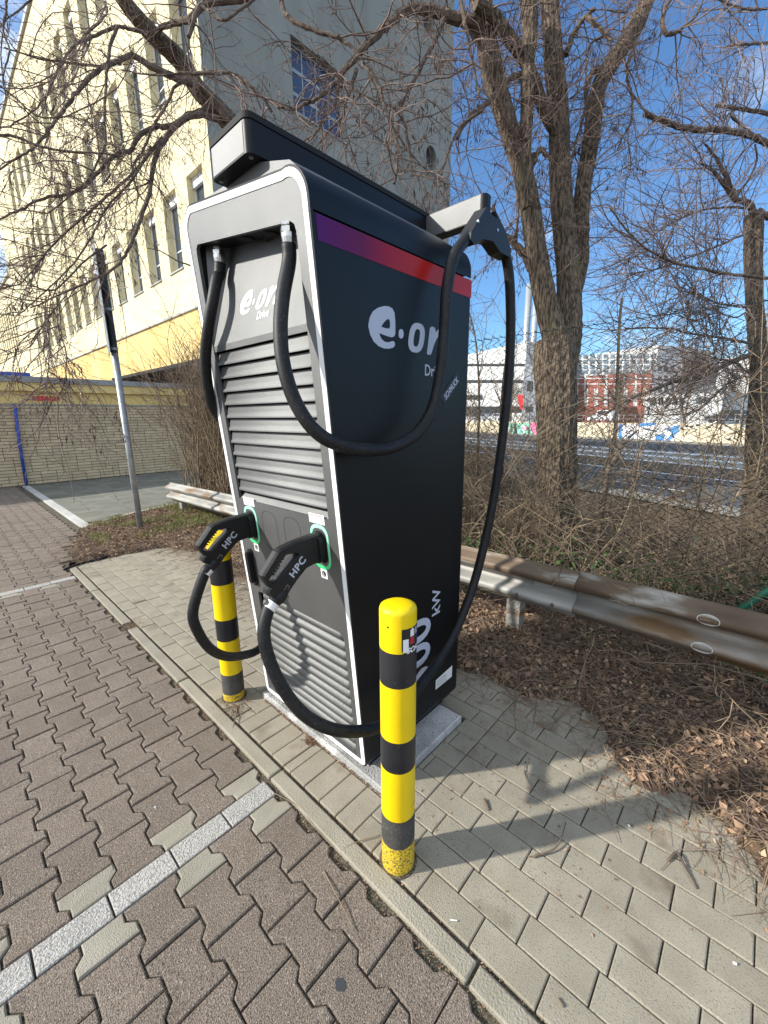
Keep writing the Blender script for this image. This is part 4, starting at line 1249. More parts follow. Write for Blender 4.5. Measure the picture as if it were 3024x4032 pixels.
# ------------------------------------------------------------------ large building
kS = .85
FX = 8.4*kS
def sY(v): return v*kS
def sZ(v): return H + (v - H)*kS
GYb = 16*kS                                  # gable plane
bd = tag(empty('factory_building', (FX + 6, GYb + 20, 0)), 'tall cream rendered factory building with narrow deep windows and an ochre ground floor', 'building')
ZT, ZM = sZ(25.3), sZ(6.03)
Yend = sY(60.5)
wins = []
for r_, zb_ in enumerate((7.68, 13.52, 19.05)):
    for k in range(15):
        wins.append((sY(16.66 + k*2.415), sY(18.02 + k*2.415), sZ(zb_), sZ(zb_ + 2.9)))
rwin = [(sY(54.2), sZ(17.7)), (sY(54.2), sZ(11.9)), (sY(54.0), sZ(6.9))]
outer = [(-Yend, ZM + .002), (-GYb, ZM + .002), (-GYb, ZT), (-Yend, ZT)]
hl = [[(-y1, z0), (-y1, z1), (-y0, z1), (-y0, z0)] for y0, y1, z0, z1 in wins]
hl += [[(-cy + .34*math.cos(-2*math.pi*i/20), cz + .42*math.sin(-2*math.pi*i/20)) for i in range(20)] for cy, cz in rwin]
prism([outer] + hl, lambda x, y, d: np.array([FX + .34 - d, -x, y]), 0, .34, back=True).obj('facade_wall', M['cream'], bd)
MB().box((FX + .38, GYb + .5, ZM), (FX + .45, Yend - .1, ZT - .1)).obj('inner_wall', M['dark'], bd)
# ground floor
MB().box((FX + .02, GYb + .02, 0), (FX + .3, sY(13.2+3.2), ZM - .06)).box((FX + .02, sY(29.0), 0), (FX + .3, sY(49.3), ZM - .06)).box((FX + .02, sY(16.4), sZ(3.86)), (FX + .3, sY(29.0), ZM - .06)).obj('ground_floor', M['ochre'], bd)
MB().box((FX + .02, sY(49.4), 0), (FX + .3, Yend, ZM - .06)).obj('plain_ground_floor', M['cream'], bd)
MB().box((FX - .05, GYb - .02, ZM - .06), (FX + .3, sY(49.4), ZM)).obj('string_course', M['sill'], bd)
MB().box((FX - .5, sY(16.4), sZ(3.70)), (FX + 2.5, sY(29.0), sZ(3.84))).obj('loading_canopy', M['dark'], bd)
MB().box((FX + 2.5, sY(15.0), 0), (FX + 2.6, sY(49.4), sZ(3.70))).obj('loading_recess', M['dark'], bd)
# gable end, in shade
GX1 = 1.457*GYb + .0
gw = (12.18*kS, 15.0*kS, sZ(13.55), sZ(16.05))
gr2 = [(21.45*kS, sZ(15.4)), (21.0*kS, sZ(21.3))]
outer = [(FX + .341, -1.8), (GX1, -1.8), (GX1, ZT), (FX + .341, ZT)]
hl = [[(gw[0], gw[2]), (gw[0], gw[3]), (gw[1], gw[3]), (gw[1], gw[2])], [(gw[0], sZ(19.4)), (gw[0], sZ(21.9)), (gw[1], sZ(21.9)), (gw[1], sZ(19.4))]]
hl += [[(cx + .43*math.cos(-2*math.pi*i/20), cz + .50*math.sin(-2*math.pi*i/20)) for i in range(20)] for cx, cz in gr2]
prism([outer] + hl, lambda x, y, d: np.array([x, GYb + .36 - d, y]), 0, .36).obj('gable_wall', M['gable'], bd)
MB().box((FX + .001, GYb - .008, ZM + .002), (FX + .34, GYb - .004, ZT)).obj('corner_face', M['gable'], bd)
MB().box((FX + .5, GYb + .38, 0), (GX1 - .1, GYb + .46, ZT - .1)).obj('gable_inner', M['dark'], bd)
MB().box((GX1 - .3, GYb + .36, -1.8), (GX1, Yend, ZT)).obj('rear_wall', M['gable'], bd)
MB().box((FX - .12, GYb - .12, ZT), (GX1 + .1, Yend + .1, ZT + .18)).obj('roof_edge', M['sill'], bd)
for cx, cz in gr2:
    V, F = tube([(cx, GYb + .30, cz), (cx, GYb + .32, cz)], [.44, .44], 20); V = np.array(V); V[:, 2] = cz + (V[:, 2] - cz)*1.15
    obj('round_window', V, F, M['glass'], bd)
for cy, cz in rwin:
    V, F = tube([(FX + .28, cy, cz), (FX + .30, cy, cz)], [.35, .35], 20); V = np.array(V); V[:, 2] = cz + (V[:, 2] - cz)*1.2
    obj('round_window', V, F, M['glass'], bd)
# facade windows: frame > pane, blind box, sill
def win_proto(y0, y1, z0, z1):
    X = FX + .27; wd = y1 - y0
    mb = MB(); t = .05
    mb.box((X, y0, z0), (X + .05, y0 + t, z1)).box((X, y1 - t, z0), (X + .05, y1, z1)).box((X, y0 + t, z0), (X + .05, y1 - t, z0 + t)).box((X, y0 + t, z0 + (z1-z0)*.30), (X + .05, y1 - t, z0 + (z1-z0)*.30 + .04)).box((X, y0 + wd*.5 - .02, z0 + t), (X + .05, y0 + wd*.5 + .02, z0 + (z1-z0)*.30))
    f = mb.obj('window', M['winframe'], bd, loc=(X, (y0+y1)/2, z0))
    MB().box((X + .02, y0 + .02, z0 + .02), (X + .03, y1 - .02, z1 - .02)).obj('pane', M['glass'], f)
    MB().box((X - .10, y0 + .02, z1 - .30), (X - .001, y1 - .02, z1 - .005)).obj('blind_box', M['blind'], f)
    MB().box((FX - .05, y0 - .03, z0 - .04), (X + .02, y1 + .03, z0 + .004)).obj('sill', M['sill'], f)
    return f
w0 = win_proto(*wins[0])
for y0, y1, z0, z1 in wins[1:]:
    c_ = w0.copy(); COL.objects.link(c_); c_.location = tuple(np.array([FX + .27, (y0+y1)/2, z0]) - wloc(bd))
    for ch in w0.children:
        d_ = ch.copy(); COL.objects.link(d_); d_.parent = c_
M['gframe'] = mat('grey_window_frame', (.34, .36, .38), .5)
# gable ribbon windows
for (xa, xb, za, zb_) in (gw, (gw[0], gw[1], sZ(19.4), sZ(21.9))):
    Yp = GYb + .24; mb = MB(); hh = zb_ - za
    for fz in (0, .30, .62, .96): mb.box((xa, Yp, za + hh*fz), (xb, Yp + .05, za + hh*fz + (.11 if fz in (.30, .62) else .05)))
    for k in range(5): mb.box((xa + (xb-xa-.05)*k/4, Yp + .004, za + .05), (xa + (xb-xa-.05)*k/4 + .05, Yp + .05, zb_ - .05))
    f = mb.obj('window', M['gframe'], bd)
    MB().box((xa + .02, Yp + .02, za + .02), (xb - .02, Yp + .03, zb_ - .02)).obj('pane', M['glassb'], f)
    MB().box((xa - .05, GYb - .05, za - .06), (xb + .05, Yp + .02, za - .002)).obj('sill', M['sill'], f)
# yellow disc sign low on the facade
V, F = tube([(FX - .04, sY(42.8), sZ(5.05)), (FX + .01, sY(42.8), sZ(5.05))], .55, 24)
obj('disc_sign', V, F, M['gyellow'], bd)
# lower wing further along
fw_ = tag(empty('factory_wing', (FX + 4, sY(90), 0)), 'lower far wing of the factory with many thin vertical window slits', 'building')
zt2 = sZ(16.2); sl_ = []
for zb_, zc in ((8.9, 14.0), (2.6, 7.3)):
    for k in range(26):
        y0 = sY(62.5 + k*1.75); sl_.append((y0, y0 + .62, sZ(zb_), sZ(zc)))
outer = [(-sY(115), 0), (-sY(60.55), 0), (-sY(60.55), zt2), (-sY(115), zt2)]
prism([outer] + [[(-b, z0), (-b, z1), (-a, z1), (-a, z0)] for a, b, z0, z1 in sl_], lambda x, y, d: np.array([FX + .5 - d, -x, y]), 0, .45).obj('wall', M['cream'], fw_)
pm = mesh('window_slit', [(0, 0, 0), (0, .62, 0), (0, .62, 1), (0, 0, 1)], [(0, 3, 2, 1)], M['glass'])
for a, b, z0, z1 in sl_: inst('window_slit', pm, (FX + .46, a, z0), fw_, scale=(1, 1, z1 - z0))
MB().box((FX - .1, sY(60.56), zt2), (FX + 8, sY(115), zt2 + .3)).obj('roof_edge', M['sill'], fw_)
# ------------------------------------------------------------------ vegetation tools
def nrm(v): return v / (np.linalg.norm(v, axis=-1, keepdims=True) + 1e-12)
def tubes(P, r, sides=3):
    """P (N,K,3), r (N,K) -> vertices, faces"""
    N, K, _ = P.shape
    T = np.empty_like(P); T[:, 1:-1] = P[:, 2:] - P[:, :-2]; T[:, 0] = P[:, 1] - P[:, 0]; T[:, -1] = P[:, -1] - P[:, -2]
    T = nrm(T)
    ref = nrm(rng.normal(size=(N, 1, 3)))
    u = nrm(np.cross(T, ref)); v = np.cross(T, u)
    a = np.arange(sides) * 2*np.pi/sides
    V = P[:, :, None, :] + r[:, :, None, None]*(np.cos(a)[None, None, :, None]*u[:, :, None, :] + np.sin(a)[None, None, :, None]*v[:, :, None, :])
    idx = np.arange(N*K*sides).reshape(N, K, sides)
    A = idx[:, :-1, :]; B = np.roll(A, -1, 2); C_ = np.roll(idx[:, 1:, :], -1, 2); D_ = idx[:, 1:, :]
    return V.reshape(-1, 3), np.stack([A, B, C_, D_], -1).reshape(-1, 4)
def join(parts):
    Vs, Fs, b = [], [], 0
    for V, F in parts:
        Vs.append(V); Fs.append(F + b); b += len(V)
    return np.concatenate(Vs), np.concatenate(Fs)
def resample(P, K):
    P = np.asarray(P, float); s = np.r_[0, np.cumsum(np.linalg.norm(np.diff(P, axis=0), axis=1))]
    t = np.linspace(0, s[-1], K)
    return np.stack([np.interp(t, s, P[:, i]) for i in range(3)], 1)
def grow(P, M_, lmin, lmax, ang=(30, 70), wob=.25, bias=(0, 0, 0), K=6, t0=.1, curl=0.0, tpow=1.0, lpar=0.0):
    N, Kp, _ = P.shape
    Ls = np.linalg.norm(np.diff(P, axis=1), axis=2).sum(1)
    pi = rng.choice(N, M_, p=Ls/Ls.sum())
    t = (t0 + (1 - t0)*rng.random(M_)**tpow)*(Kp - 1)*.999
    i = t.astype(int); f = (t - i)[:, None]
    p = P[pi, i]*(1-f) + P[pi, i+1]*f
    T = nrm(P[pi, i+1] - P[pi, i])
    rnd = nrm(rng.normal(size=(M_, 3))); per = nrm(rnd - T*(rnd*T).sum(1, keepdims=True))
    a = np.radians(rng.uniform(*ang, M_))[:, None]
    d = nrm(T*np.cos(a) + per*np.sin(a) + np.array(bias)*.6)
    ln = rng.uniform(lmin, lmax, M_)*(1 - lpar*t/(Kp-1))
    Q = np.empty((M_, K, 3)); Q[:, 0] = p
    axis = nrm(rng.normal(size=(M_, 3)))*curl
    for k in range(1, K):
        d = nrm(d + rng.normal(size=(M_, 3))*wob + np.array(bias)*.22 + np.cross(axis, d))
        Q[:, k] = Q[:, k-1] + d*(ln/(K-1))[:, None]
    return Q
def taper(N, K, r0, r1):
    r0 = np.asarray(r0, float).reshape(-1, 1)*np.ones((N, 1)); r1 = np.asarray(r1, float).reshape(-1, 1)*np.ones((N, 1))
    return r0 + (r1 - r0)*np.linspace(0, 1, K)[None]
def blobs(C_, size, stretch=None, d=None):
    """little double pyramids: buds and pods"""
    N = len(C_); s = np.asarray(size).reshape(-1, 1)*np.ones((N, 1))
    if d is None: d = nrm(rng.normal(size=(N, 3)))
    u = nrm(np.cross(d, rng.normal(size=(N, 3)))); v = np.cross(d, u)
    st_ = 1.7 if stretch is None else stretch
    V = np.stack([C_ + d*s*st_, C_ + u*s, C_ + v*s, C_ - u*s, C_ - v*s, C_ - d*s*st_], 1).reshape(-1, 3)
    base_ = np.array([[0,1,2],[0,2,3],[0,3,4],[0,4,1],[5,2,1],[5,3,2],[5,4,3],[5,1,4]])
    F = (base_[None] + 6*np.arange(N)[:, None, None]).reshape(-1, 3)
    return V, F
def pick(P, M_, t0=0):
    N, K, _ = P.shape; pi = rng.integers(0, N, M_); t = (t0 + (1-t0)*rng.random(M_))*(K-1)*.999; i = t.astype(int); f = (t-i)[:, None]
    return P[pi, i]*(1-f) + P[pi, i+1]*f
def bark_limb(pts, r, rough=.10, n=26, seg=.05):
    """limb with ridged bark, as real relief"""
    P = smooth_path(pts, 6); Ltot = np.linalg.norm(np.diff(P, axis=0), axis=1).sum()
    K = max(6, int(Ltot/seg)); rs = smooth_path(np.stack([r, r, r], 1), 6)[:, 0]
    s = np.r_[0, np.cumsum(np.linalg.norm(np.diff(P, axis=0), axis=1))]
    t = np.linspace(0, s[-1], K); rr_ = np.interp(t, s, rs); P = np.stack([np.interp(t, s, P[:, i]) for i in range(3)], 1)
    V, F = tube(P, rr_, n, caps=True); V = np.array(V).reshape(K, n, 3)
    C_ = V.mean(1, keepdims=True)
    ph = rng.random()*50
    jj = np.arange(n)
    for i in range(K):
        nz = np.array([math.sin(j*2.9 + ph + .9*math.sin(t[i]*3.1 + j*.8)) + .7*math.sin(j*1.37 + 1.6*math.sin(t[i]*2.3 + j*.35) + ph) for j in jj])
        V[i] = C_[i] + (V[i] - C_[i])*(1 + rough*.5*nz[:, None] + .018*rng.normal(size=(n, 1)))
    return V.reshape(-1, 3), F
def c1(x, y, d): return at(x/1.659, y/1.659, d)
def c2(x, y, d): return at(700 + x/1.3825, y/1.3825, d)
def c3(x, y, d): return at(1800 + x/1.3554, y/1.3554, d)
def c5(x, y, d): return at(1800 + x/1.3554, 1100 + y/1.3554, d)
def DD(x, y, d): return at(x*S, y*S, d)
def path(f, L_, d0, d1):
    n = len(L_); return np.array([f(x, y, d0 + (d1-d0)*i/(n-1)) for i, (x, y) in enumerate(L_)])
def wr(px, sc_, depth): return px/sc_/FP_*depth/2

def add_tree(name, label, base, limbs, branches, n1, n2, n3, l1, l2, l3, bias, buds, pods, twigm='twigd', group=None, cat='tree', thin=1.0, ang1=(30, 70), wob=.16, curl=.05, smallr=1.0):
    root = tag(empty(name, tuple(base)), label, cat, group)
    for nm, pts, r in limbs:
        V, F = bark_limb(pts, r); obj(nm, V, F, M['bark'], root, smooth=False)
    if branches:
        mb = MB()
        for pts, ra, rb in branches:
            P = smooth_path(pts, 5)
            P = P + rng.normal(size=P.shape)*min(.004, ra*.16)
            V, F = tube(P, np.linspace(ra, rb, len(P))*.86, 7); mb.add(V, F)
        mb.obj('branches', M['bark2'], root, kind='stuff')
    src = [resample(smooth_path(pts, 5), 12) for pts, ra, rb in branches] + [resample(np.array(p), 12) for nm, p, r in limbs if nm != 'trunk']
    src = np.array(src)
    A = grow(src, n1, *l1, ang=ang1, wob=wob, bias=bias, K=9, curl=curl, t0=.15)
    B = grow(A, n2, *l2, ang=(25, 70), wob=wob, bias=bias, K=7, curl=curl*.8, t0=.15)
    C_ = grow(np.concatenate([resample_b(A, 7), B]), n3, *l3, ang=(25, 75), wob=wob*1.1, bias=bias, K=5, curl=curl, t0=.1)
    V, F = join([tubes(A, taper(len(A), 9, rng.uniform(.0045, .0085, len(A))*thin, .0024*thin), 4), tubes(B, taper(len(B), 7, .0030*thin, .0016*thin), 3), tubes(C_, taper(len(C_), 5, .0019*thin*smallr, .0011*thin*smallr), 3)])
    obj('twigs', V, F, M[twigm], root, kind='stuff')
    if buds:
        pp = np.concatenate([pick(B, buds//2), pick(C_, buds - buds//2)])
        V, F = blobs(pp + rng.normal(size=pp.shape)*.003, rng.uniform(.0022, .0046, len(pp)), 1.5); obj('buds', V, F, M['bud'], root, kind='stuff')
    if pods:
        cc = pick(B, max(1, pods//5), .3); pp = np.repeat(cc, 5, 0)[:pods] + rng.normal(size=(len(np.repeat(cc, 5, 0)[:pods]), 3))*np.array([.022, .022, .03]) - [0, 0, .03]
        d = nrm(np.array([0, 0, -1]) + rng.normal(size=pp.shape)*.28)
        V, F = blobs(pp, rng.uniform(.0035, .006, len(pp)), 6.0, d); obj('seed_pods', V, F, M['pod'], root, kind='stuff')
    return root, A, B
def resample_b(A, K):
    t = np.linspace(0, A.shape[1]-1, K); i = np.minimum(t.astype(int), A.shape[1]-2); f = (t-i)[None, :, None]
    return A[:, i]*(1-f) + A[:, i+1]*f

# ------------------------------------------------------------------ main tree, right of the station behind the fence
d0 = 4.15
def limb3(L_, da, db): return path(c3, [(a, b) for a, b, w_ in L_], da, db), [wr(w_, 1.3554, (da+db)/2) for a, b, w_ in L_]
trunk_p = [at(2186, 2330, d0), at(2186, 2096, d0), at(2191, 1838, d0), at(2190, 1640, d0), at(2185, 1480, d0), at(2180, 1350, d0)]
tr = [wr(160, 1, d0), wr(138, 1, d0), wr(142, 1, d0), wr(150, 1, d0), wr(160, 1, d0), wr(150, 1, d0)]
lm = [('trunk', trunk_p, tr)]
T1 = [(545,2000,130),(520,1800,125),(470,1600,118),(425,1350,105),(388,1100,100),(350,920,95),(300,760,95),(235,560,100),(180,350,108),(148,150,104),(120,-60,100),(100,-260,92)]
T2 = [(380,1120,70),(372,950,66),(362,800,62),(372,600,64),(375,400,62),(388,200,74),(385,20,78),(380,-150,70)]
T3 = [(560,2000,130),(600,1750,125),(588,1400,115),(560,1100,112),(545,850,104),(540,600,100),(520,350,100),(498,120,94),(480,-80,90),(460,-260,84)]
T4 = [(600,1620,90),(650,1400,92),(655,1250,88),(672,1000,80),(712,760,84),(748,500,78),(800,380,82),(868,270,84),(945,150,84),(1012,0,74),(1050,-120,66)]
T5 = [(552,740,62),(490,640,62),(440,520,62),(400,400,60),(340,285,60),(262,180,62),(190,80,58),(100,20,52)]
for k, (T_, da, db) in enumerate(((T1, d0, 3.9), (T2, d0 - .12, 3.9), (T3, d0 + .03, 4.3), (T4, d0 + .10, 4.5), (T5, d0 + .05, 3.7))):
    p, r = limb3(T_, da, db); lm.append(('limb', p, r))
brs = []
def B3(L_, ra, rb, da=4.1, db=4.0): brs.append((path(c3, L_, da, db), ra, rb))
def B2(L_, ra, rb, da=3.9, db=3.6): brs.append((path(c2, L_, da, db), ra, rb))
B3([(400,1440),(350,1345),(290,1285),(235,1240),(205,1160),(190,1100)], .055, .018, 4.2, 4.3)
B3([(0,740),(40,660),(100,590),(170,540),(260,440),(335,400)], .018, .035, 3.7, 4.0)
B3([(325,700),(320,1000),(325,1150),(310,1290)], .018, .014, 4.3, 4.3)
B3([(0,100),(50,110),(110,170),(150,240)], .065, .06, 3.8, 3.95)
B3([(15,-20),(50,170),(85,330),(118,520)], .022, .008, 3.5, 3.5)
B3([(580,290),(620,190),(650,130),(690,85),(730,50)], .034, .022, 4.2, 4.1)
B3([(690,85),(740,130),(790,180),(825,225)], .028, .016, 4.1, 4.0)
B3([(790,195),(730,215),(700,270),(690,350),(690,460)], .016, .008, 4.1, 4.1)
B3([(745,370),(712,400),(690,470),(688,560),(665,650),(632,760),(608,850)], .036, .010, 4.35, 4.3)
B3([(950,230),(915,330),(910,420),(935,540),(928,650),(890,720),(860,790)], .020, .010, 4.4, 4.3)
B3([(600,530),(650,490),(690,450)], .012, .006)
B3([(1140,-20),(1095,90),(1120,185),(1190,160),(1270,90),(1300,30)], .03, .012, 4.4, 4.3)
B3([(880,180),(900,80),(930,0)], .014, .008, 4.4, 4.3)
B3([(420,830),(450,800),(475,830)], .03, .028, 4.1, 4.15)
B3([(380,900),(400,860),(410,838)], .055, .05, 4.05, 4.0)
B2([(1659,140),(1560,108),(1480,95),(1400,60),(1310,48),(1240,55),(1190,90),(1130,150),(1050,220),(980,300),(900,385)], .062, .028, 3.85, 3.4)
B2([(900,385),(850,450),(780,520),(700,560),(620,600),(540,585)], .024, .010, 3.4, 3.2)
B2([(890,395),(860,540),(800,640),(740,745)], .022, .008, 3.4, 3.3)
B2([(975,380),(930,520),(890,640),(870,730)], .020, .008, 3.45, 3.4)
B2([(1450,100),(1400,220),(1310,390),(1215,580),(1235,690),(1270,870),(1275,960)], .026, .008, 3.7, 3.5)
B2([(1659,600),(1540,690),(1475,820),(1440,930),(1425,1020)], .018, .010, 3.7, 3.6)
B2([(1030,360),(1090,470),(1130,590),(1185,770),(1200,850),(1180,1000)], .017, .012, 3.3, 3.25)
B2([(560,-10),(600,90),(700,150),(850,200),(950,260),(1060,420)], .024, .012, 3.3, 3.3)
B2([(0,395),(100,400),(200,400),(300,400),(400,470),(470,540),(510,610)], .012, .014, 3.2, 3.3)
B2([(60,200),(100,80),(160,20),(300,5),(400,-20)], .018, .03, 3.2, 3.3)
B2([(130,30),(240,110),(330,60),(420,-10)], .012, .012, 3.2, 3.2)
tbase = np.array([d0*ray(2186, 2330)[0], d0*ray(2186, 2330)[1], 0])
add_tree('multi_stem_tree', 'rugged multi stemmed bare tree rising behind the fence right of the charging station', tbase, lm, brs,
         360, 1700, 3500, (.35, 1.0), (.14, .45), (.05, .22), (0, 0, -.10), 5000, 1900, ang1=(30, 85))

# ------------------------------------------------------------------ leaning tree behind the station, its branches sweep left
lt = []
lb = np.array([3.55, 4.75, -.05])
P = [lb, lb*.5 + c1(1640, 1100, 5.4)*.5 + [0, 0, .2], c1(1640, 1050, 5.4), c1(1500, 800, 5.2), c1(1300, 590, 4.9), c1(1180, 400, 4.7), c1(1000, 230, 4.5), c1(850, 60, 4.3), c1(730, -120, 4.2), c1(560, -420, 4.1)]
lt.append(('trunk', P, [.15, .13, .12, .115, .10, .095, .085, .075, .065, .05]))
brs = []
def B1(L_, ra, rb, da=4.6, db=3.6): brs.append((path(c1, L_, da, db), ra, rb))
B1([(1600,900),(1500,780),(1350,600),(1230,530),(1050,470),(860,355)], .07, .032, 5.1, 4.2)
B1([(1430,775),(1300,750),(1190,790),(1070,920),(1000,1080),(975,1260),(900,1480),(830,1650),(740,1760),(500,1880),(200,2010)], .042, .006, 4.9, 3.6)
B1([(1380,720),(1250,740),(1130,820),(1010,830),(900,900),(860,980),(740,1020),(620,1150),(520,1240),(280,1300),(130,1370),(-20,1445)], .040, .007, 4.9, 3.5)
B1([(860,360),(770,395),(700,430),(590,500),(500,600),(430,700),(330,830),(240,950),(150,1010),(-20,1120)], .030, .007, 4.3, 3.3)
B1([(720,440),(560,425),(400,400),(270,390),(150,350),(30,310)], .014, .005, 4.1, 3.4)
B1([(985,220),(850,190),(760,175),(600,240),(480,300),(410,400),(330,560),(240,700),(60,830)], .022, .006, 4.4, 3.4)
B1([(1240,530),(1150,560),(1080,700),(1000,830),(950,950),(880,1070),(870,1160),(900,1260),(960,1330)], .020, .007, 4.7, 4.0)
B1([(770,170),(720,300),(700,450),(690,600),(682,800),(690,930),(660,1010),(600,1130),(500,1250),(300,1400)], .018, .006, 4.0, 3.4)
B1([(-20,885),(90,890),(270,960),(450,990),(640,1000),(800,1020)], .014, .008, 3.3, 3.6)
B1([(1240,125),(1150,150),(1050,190),(960,240)], .036, .026, 4.2, 4.5)
B1([(1400,-60),(1330,30),(1240,125)], .04, .036, 4.0, 4.2)
B1([(1659,590),(1500,480),(1350,465),(1200,480),(1000,490),(800,460)], .012, .008, 3.9, 4.1)
B1([(1240,130),(1230,300),(1250,470),(1400,640)], .012, .006, 4.2, 4.0)
B1([(990,960),(860,1180),(700,1350),(600,1540),(480,1720),(300,1900),(120,2060)], .014, .005, 4.1, 3.6)
B1([(1060,900),(900,1100),(700,1280),(600,1370),(450,1500),(300,1650),(150,1840),(-20,1890)], .018, .005, 4.6, 3.5)
B1([(1260,1740),(1150,1700),(1050,1640),(960,1620)], .009, .004, 3.9, 3.7)
B1([(700,1600),(560,1700),(430,1830),(330,1900),(160,1830),(60,1700)], .010, .004, 3.8, 3.4)
B1([(230,-30),(130,60),(60,110),(0,180)], .009, .005, 3.3, 3.1)
B1([(40,-20),(40,80),(20,200),(60,330),(20,500),(40,640)], .010, .005, 3.1, 3.0)
B1([(0,560),(100,640),(250,760),(420,760),(560,700)], .008, .006, 3.3, 3.6)
B1([(640,-20),(700,60),(650,150),(560,230),(500,350)], .012, .005, 4.0, 3.7)
brs.append((np.array([at(x/1.659, 1200 + y/1.659, 3.4) for x, y in ((300,-60),(295,100),(322,220),(322,350),(300,520),(260,555),(220,548),(170,490))]), .006, .003))
brs.append((np.array([at(x/1.659, 1200 + y/1.659, 3.4) for x, y in ((370,-60),(380,150),(430,300),(432,430),(405,560),(330,632),(270,630),(225,605))]), .006, .003))
brs.append((np.array([at(x/1.659, 1200 + y/1.659, 3.5) for x, y in ((430,-60),(300,100),(200,270),(60,320),(-20,330))]), .006, .003))
_, A1, B1_ = add_tree('leaning_tree', 'bare tree leaning out from behind the station with arching branches full of buds', lb, lt, brs,
         380, 1500, 3300, (.30, 1.0), (.14, .45), (.05, .20), (-.05, 0, -.14), 6500, 700, curl=.06, wob=.13, thin=.74)

# ------------------------------------------------------------------ tree at the right edge
dR = 5.6
lm = [('trunk', [at(3000, 2120, dR) - np.array([0, 0, .9]), at(3000, 2120, dR), at(2990, 1960, dR), at(2985, 1720, dR), at(2995, 1480, dR), at(2975, 1250, dR), at(2965, 1050, dR), at(2968, 850, dR)],
       [wr(165, 1, dR), wr(150, 1, dR), wr(100, 1, dR), wr(78, 1, dR), wr(66, 1, dR), wr(56, 1, dR), wr(56, 1, dR), wr(62, 1, dR)])]
brs = []
B3([(1585,1150),(1560,1090),(1480,1058),(1420,980),(1350,900),(1290,870)], .055, .012, 5.6, 5.0)
B3([(1480,1058),(1440,960),(1385,850),(1320,765)], .04, .012, 5.5, 5.2)
B3([(1600,1130),(1680,1160),(1760,1100)], .06, .04, 5.6, 5.4)
B3([(1550,1110),(1400,1108),(1250,1140),(1100,1220),(950,1330)], .018, .006, 5.5, 4.9)
B3([(1570,1230),(1420,1300),(1250,1370),(1080,1430),(900,1470)], .018, .006, 5.5, 4.9)
B3([(1659,770),(1580,730),(1520,712),(1400,692),(1200,682),(1100,645),(1000,612)], .040, .030, 4.9, 4.4)
B3([(1700,1490),(1600,1478),(1450,1462),(1280,1430),(1150,1400),(1000,1320),(900,1220),(812,1110)], .022, .009, 4.6, 4.2)
B3([(1700,620),(1600,595),(1500,580),(1380,565)], .028, .02, 4.9, 4.7)
B3([(1700,230),(1560,235),(1440,245)], .018, .012, 4.7, 4.6)
B3([(1700,40),(1550,50),(1400,0),(1350,-60)], .014, .01, 4.6, 4.5)
B3([(1590,770),(1600,850),(1560,950),(1490,1050)], .012, .014, 5.1, 5.4)
B3([(1500,540),(1460,620),(1560,700),(1590,760)], .010, .012, 4.9, 5.0)
def B5(L_, ra, rb, da=5.5, db=4.8): brs.append((path(c5, L_, da, db), ra, rb))
B5([(1600,390),(1450,445),(1300,520),(1150,550),(1050,590),(920,640),(790,720)], .045, .014, 5.6, 4.9)
B5([(1600,350),(1400,310),(1250,290),(1100,260),(900,262)], .022, .008, 5.5, 4.9)
B5([(1640,580),(1500,455),(1400,430),(1280,470)], .022, .008, 5.5, 5.0)
B5([(1580,150),(1400,130),(1280,80),(1180,60)], .018, .007, 5.5, 5.0)
B5([(1659,600),(1560,520),(1440,560),(1300,690),(1200,720),(1000,720)], .018, .006, 5.5, 4.9)
B5([(1200,720),(1190,600),(1210,420),(1190,300)], .04, .02, 9, 9)
B5([(1600,120),(1500,200),(1380,180),(1260,220),(1120,150)], .014, .005, 5.5, 4.9)
add_tree('edge_tree', 'bare tree at the right edge with a straight trunk and tangled reddish branches', np.array([*at(3000, 2120, dR)[:2], 0]), lm, brs,
         430, 1700, 3300, (.4, 1.2), (.18, .55), (.06, .25), (-.04, .02, .03), 4200, 300, thin=1.05, curl=.05, wob=.13, twigm='twigp')
# saplings and a stump by the fence
for k, (L_, ra, rb, dd, lab, nm) in enumerate((
    ([(790,1180),(800,1060),(812,950),(838,850),(850,700),(856,500),(866,250),(880,100)], .024, .013, 4.3, 'young sapling with pale greenish stem just right of the main trunk', 'sapling'),
    ([(112,960),(112,850),(118,700),(112,480),(95,300),(60,160)], .016, .007, 4.6, 'thin sapling seen in the gap between station and hanging cable', 'sapling'),
    ([(250,960),(244,850),(232,780),(240,620),(262,420),(300,240)], .022, .010, 4.7, 'dark sapling just right of the hanging cable', 'sapling'),
    ([(1460,1450),(1440,1330),(1470,1200),(1540,1050),(1500,900)], .016, .006, 4.2, 'crooked sapling near the right edge in front of the road', 'sapling'))):
    pts = path(c5, L_, dd, dd)
    pts[0][2] = min(pts[0][2], -.15)
    root = tag(empty(nm, (pts[0][0], pts[0][1], 0)), lab, 'sapling', 'saplings along the fence')
    P = smooth_path(pts, 6); V, F = tube(P, np.linspace(ra, rb, len(P)), 8)
    obj('stem', V, F, M['twigl'] if k in (0, 3) else M['bark2'], root, smooth=True)
    src = resample(P, 12)[None]
    A = grow(src, 22, .3, .8, ang=(25, 55), wob=.15, bias=(0, 0, .15), K=7); B = grow(A, 120, .1, .35, K=5, wob=.2)
    V, F = join([tubes(A, taper(len(A), 7, .005, .002)), tubes(B, taper(len(B), 5, .0022, .0012))])
    obj('twigs', V, F, M['twigl'], root, kind='stuff')
pts = path(c5, [(780,1130),(800,1050),(825,990),(850,950),(876,885)], 3.9, 3.9)
pts[0][2] = -.1
root = tag(empty('snapped_stem', tuple(pts[0])), 'short snapped off brown branch stub standing beside the main trunk', 'branch stub')
V, F = bark_limb(pts, [.022, .02, .022, .024, .02], n=10, seg=.04); obj('stem', V, F, M['bark2'], root)

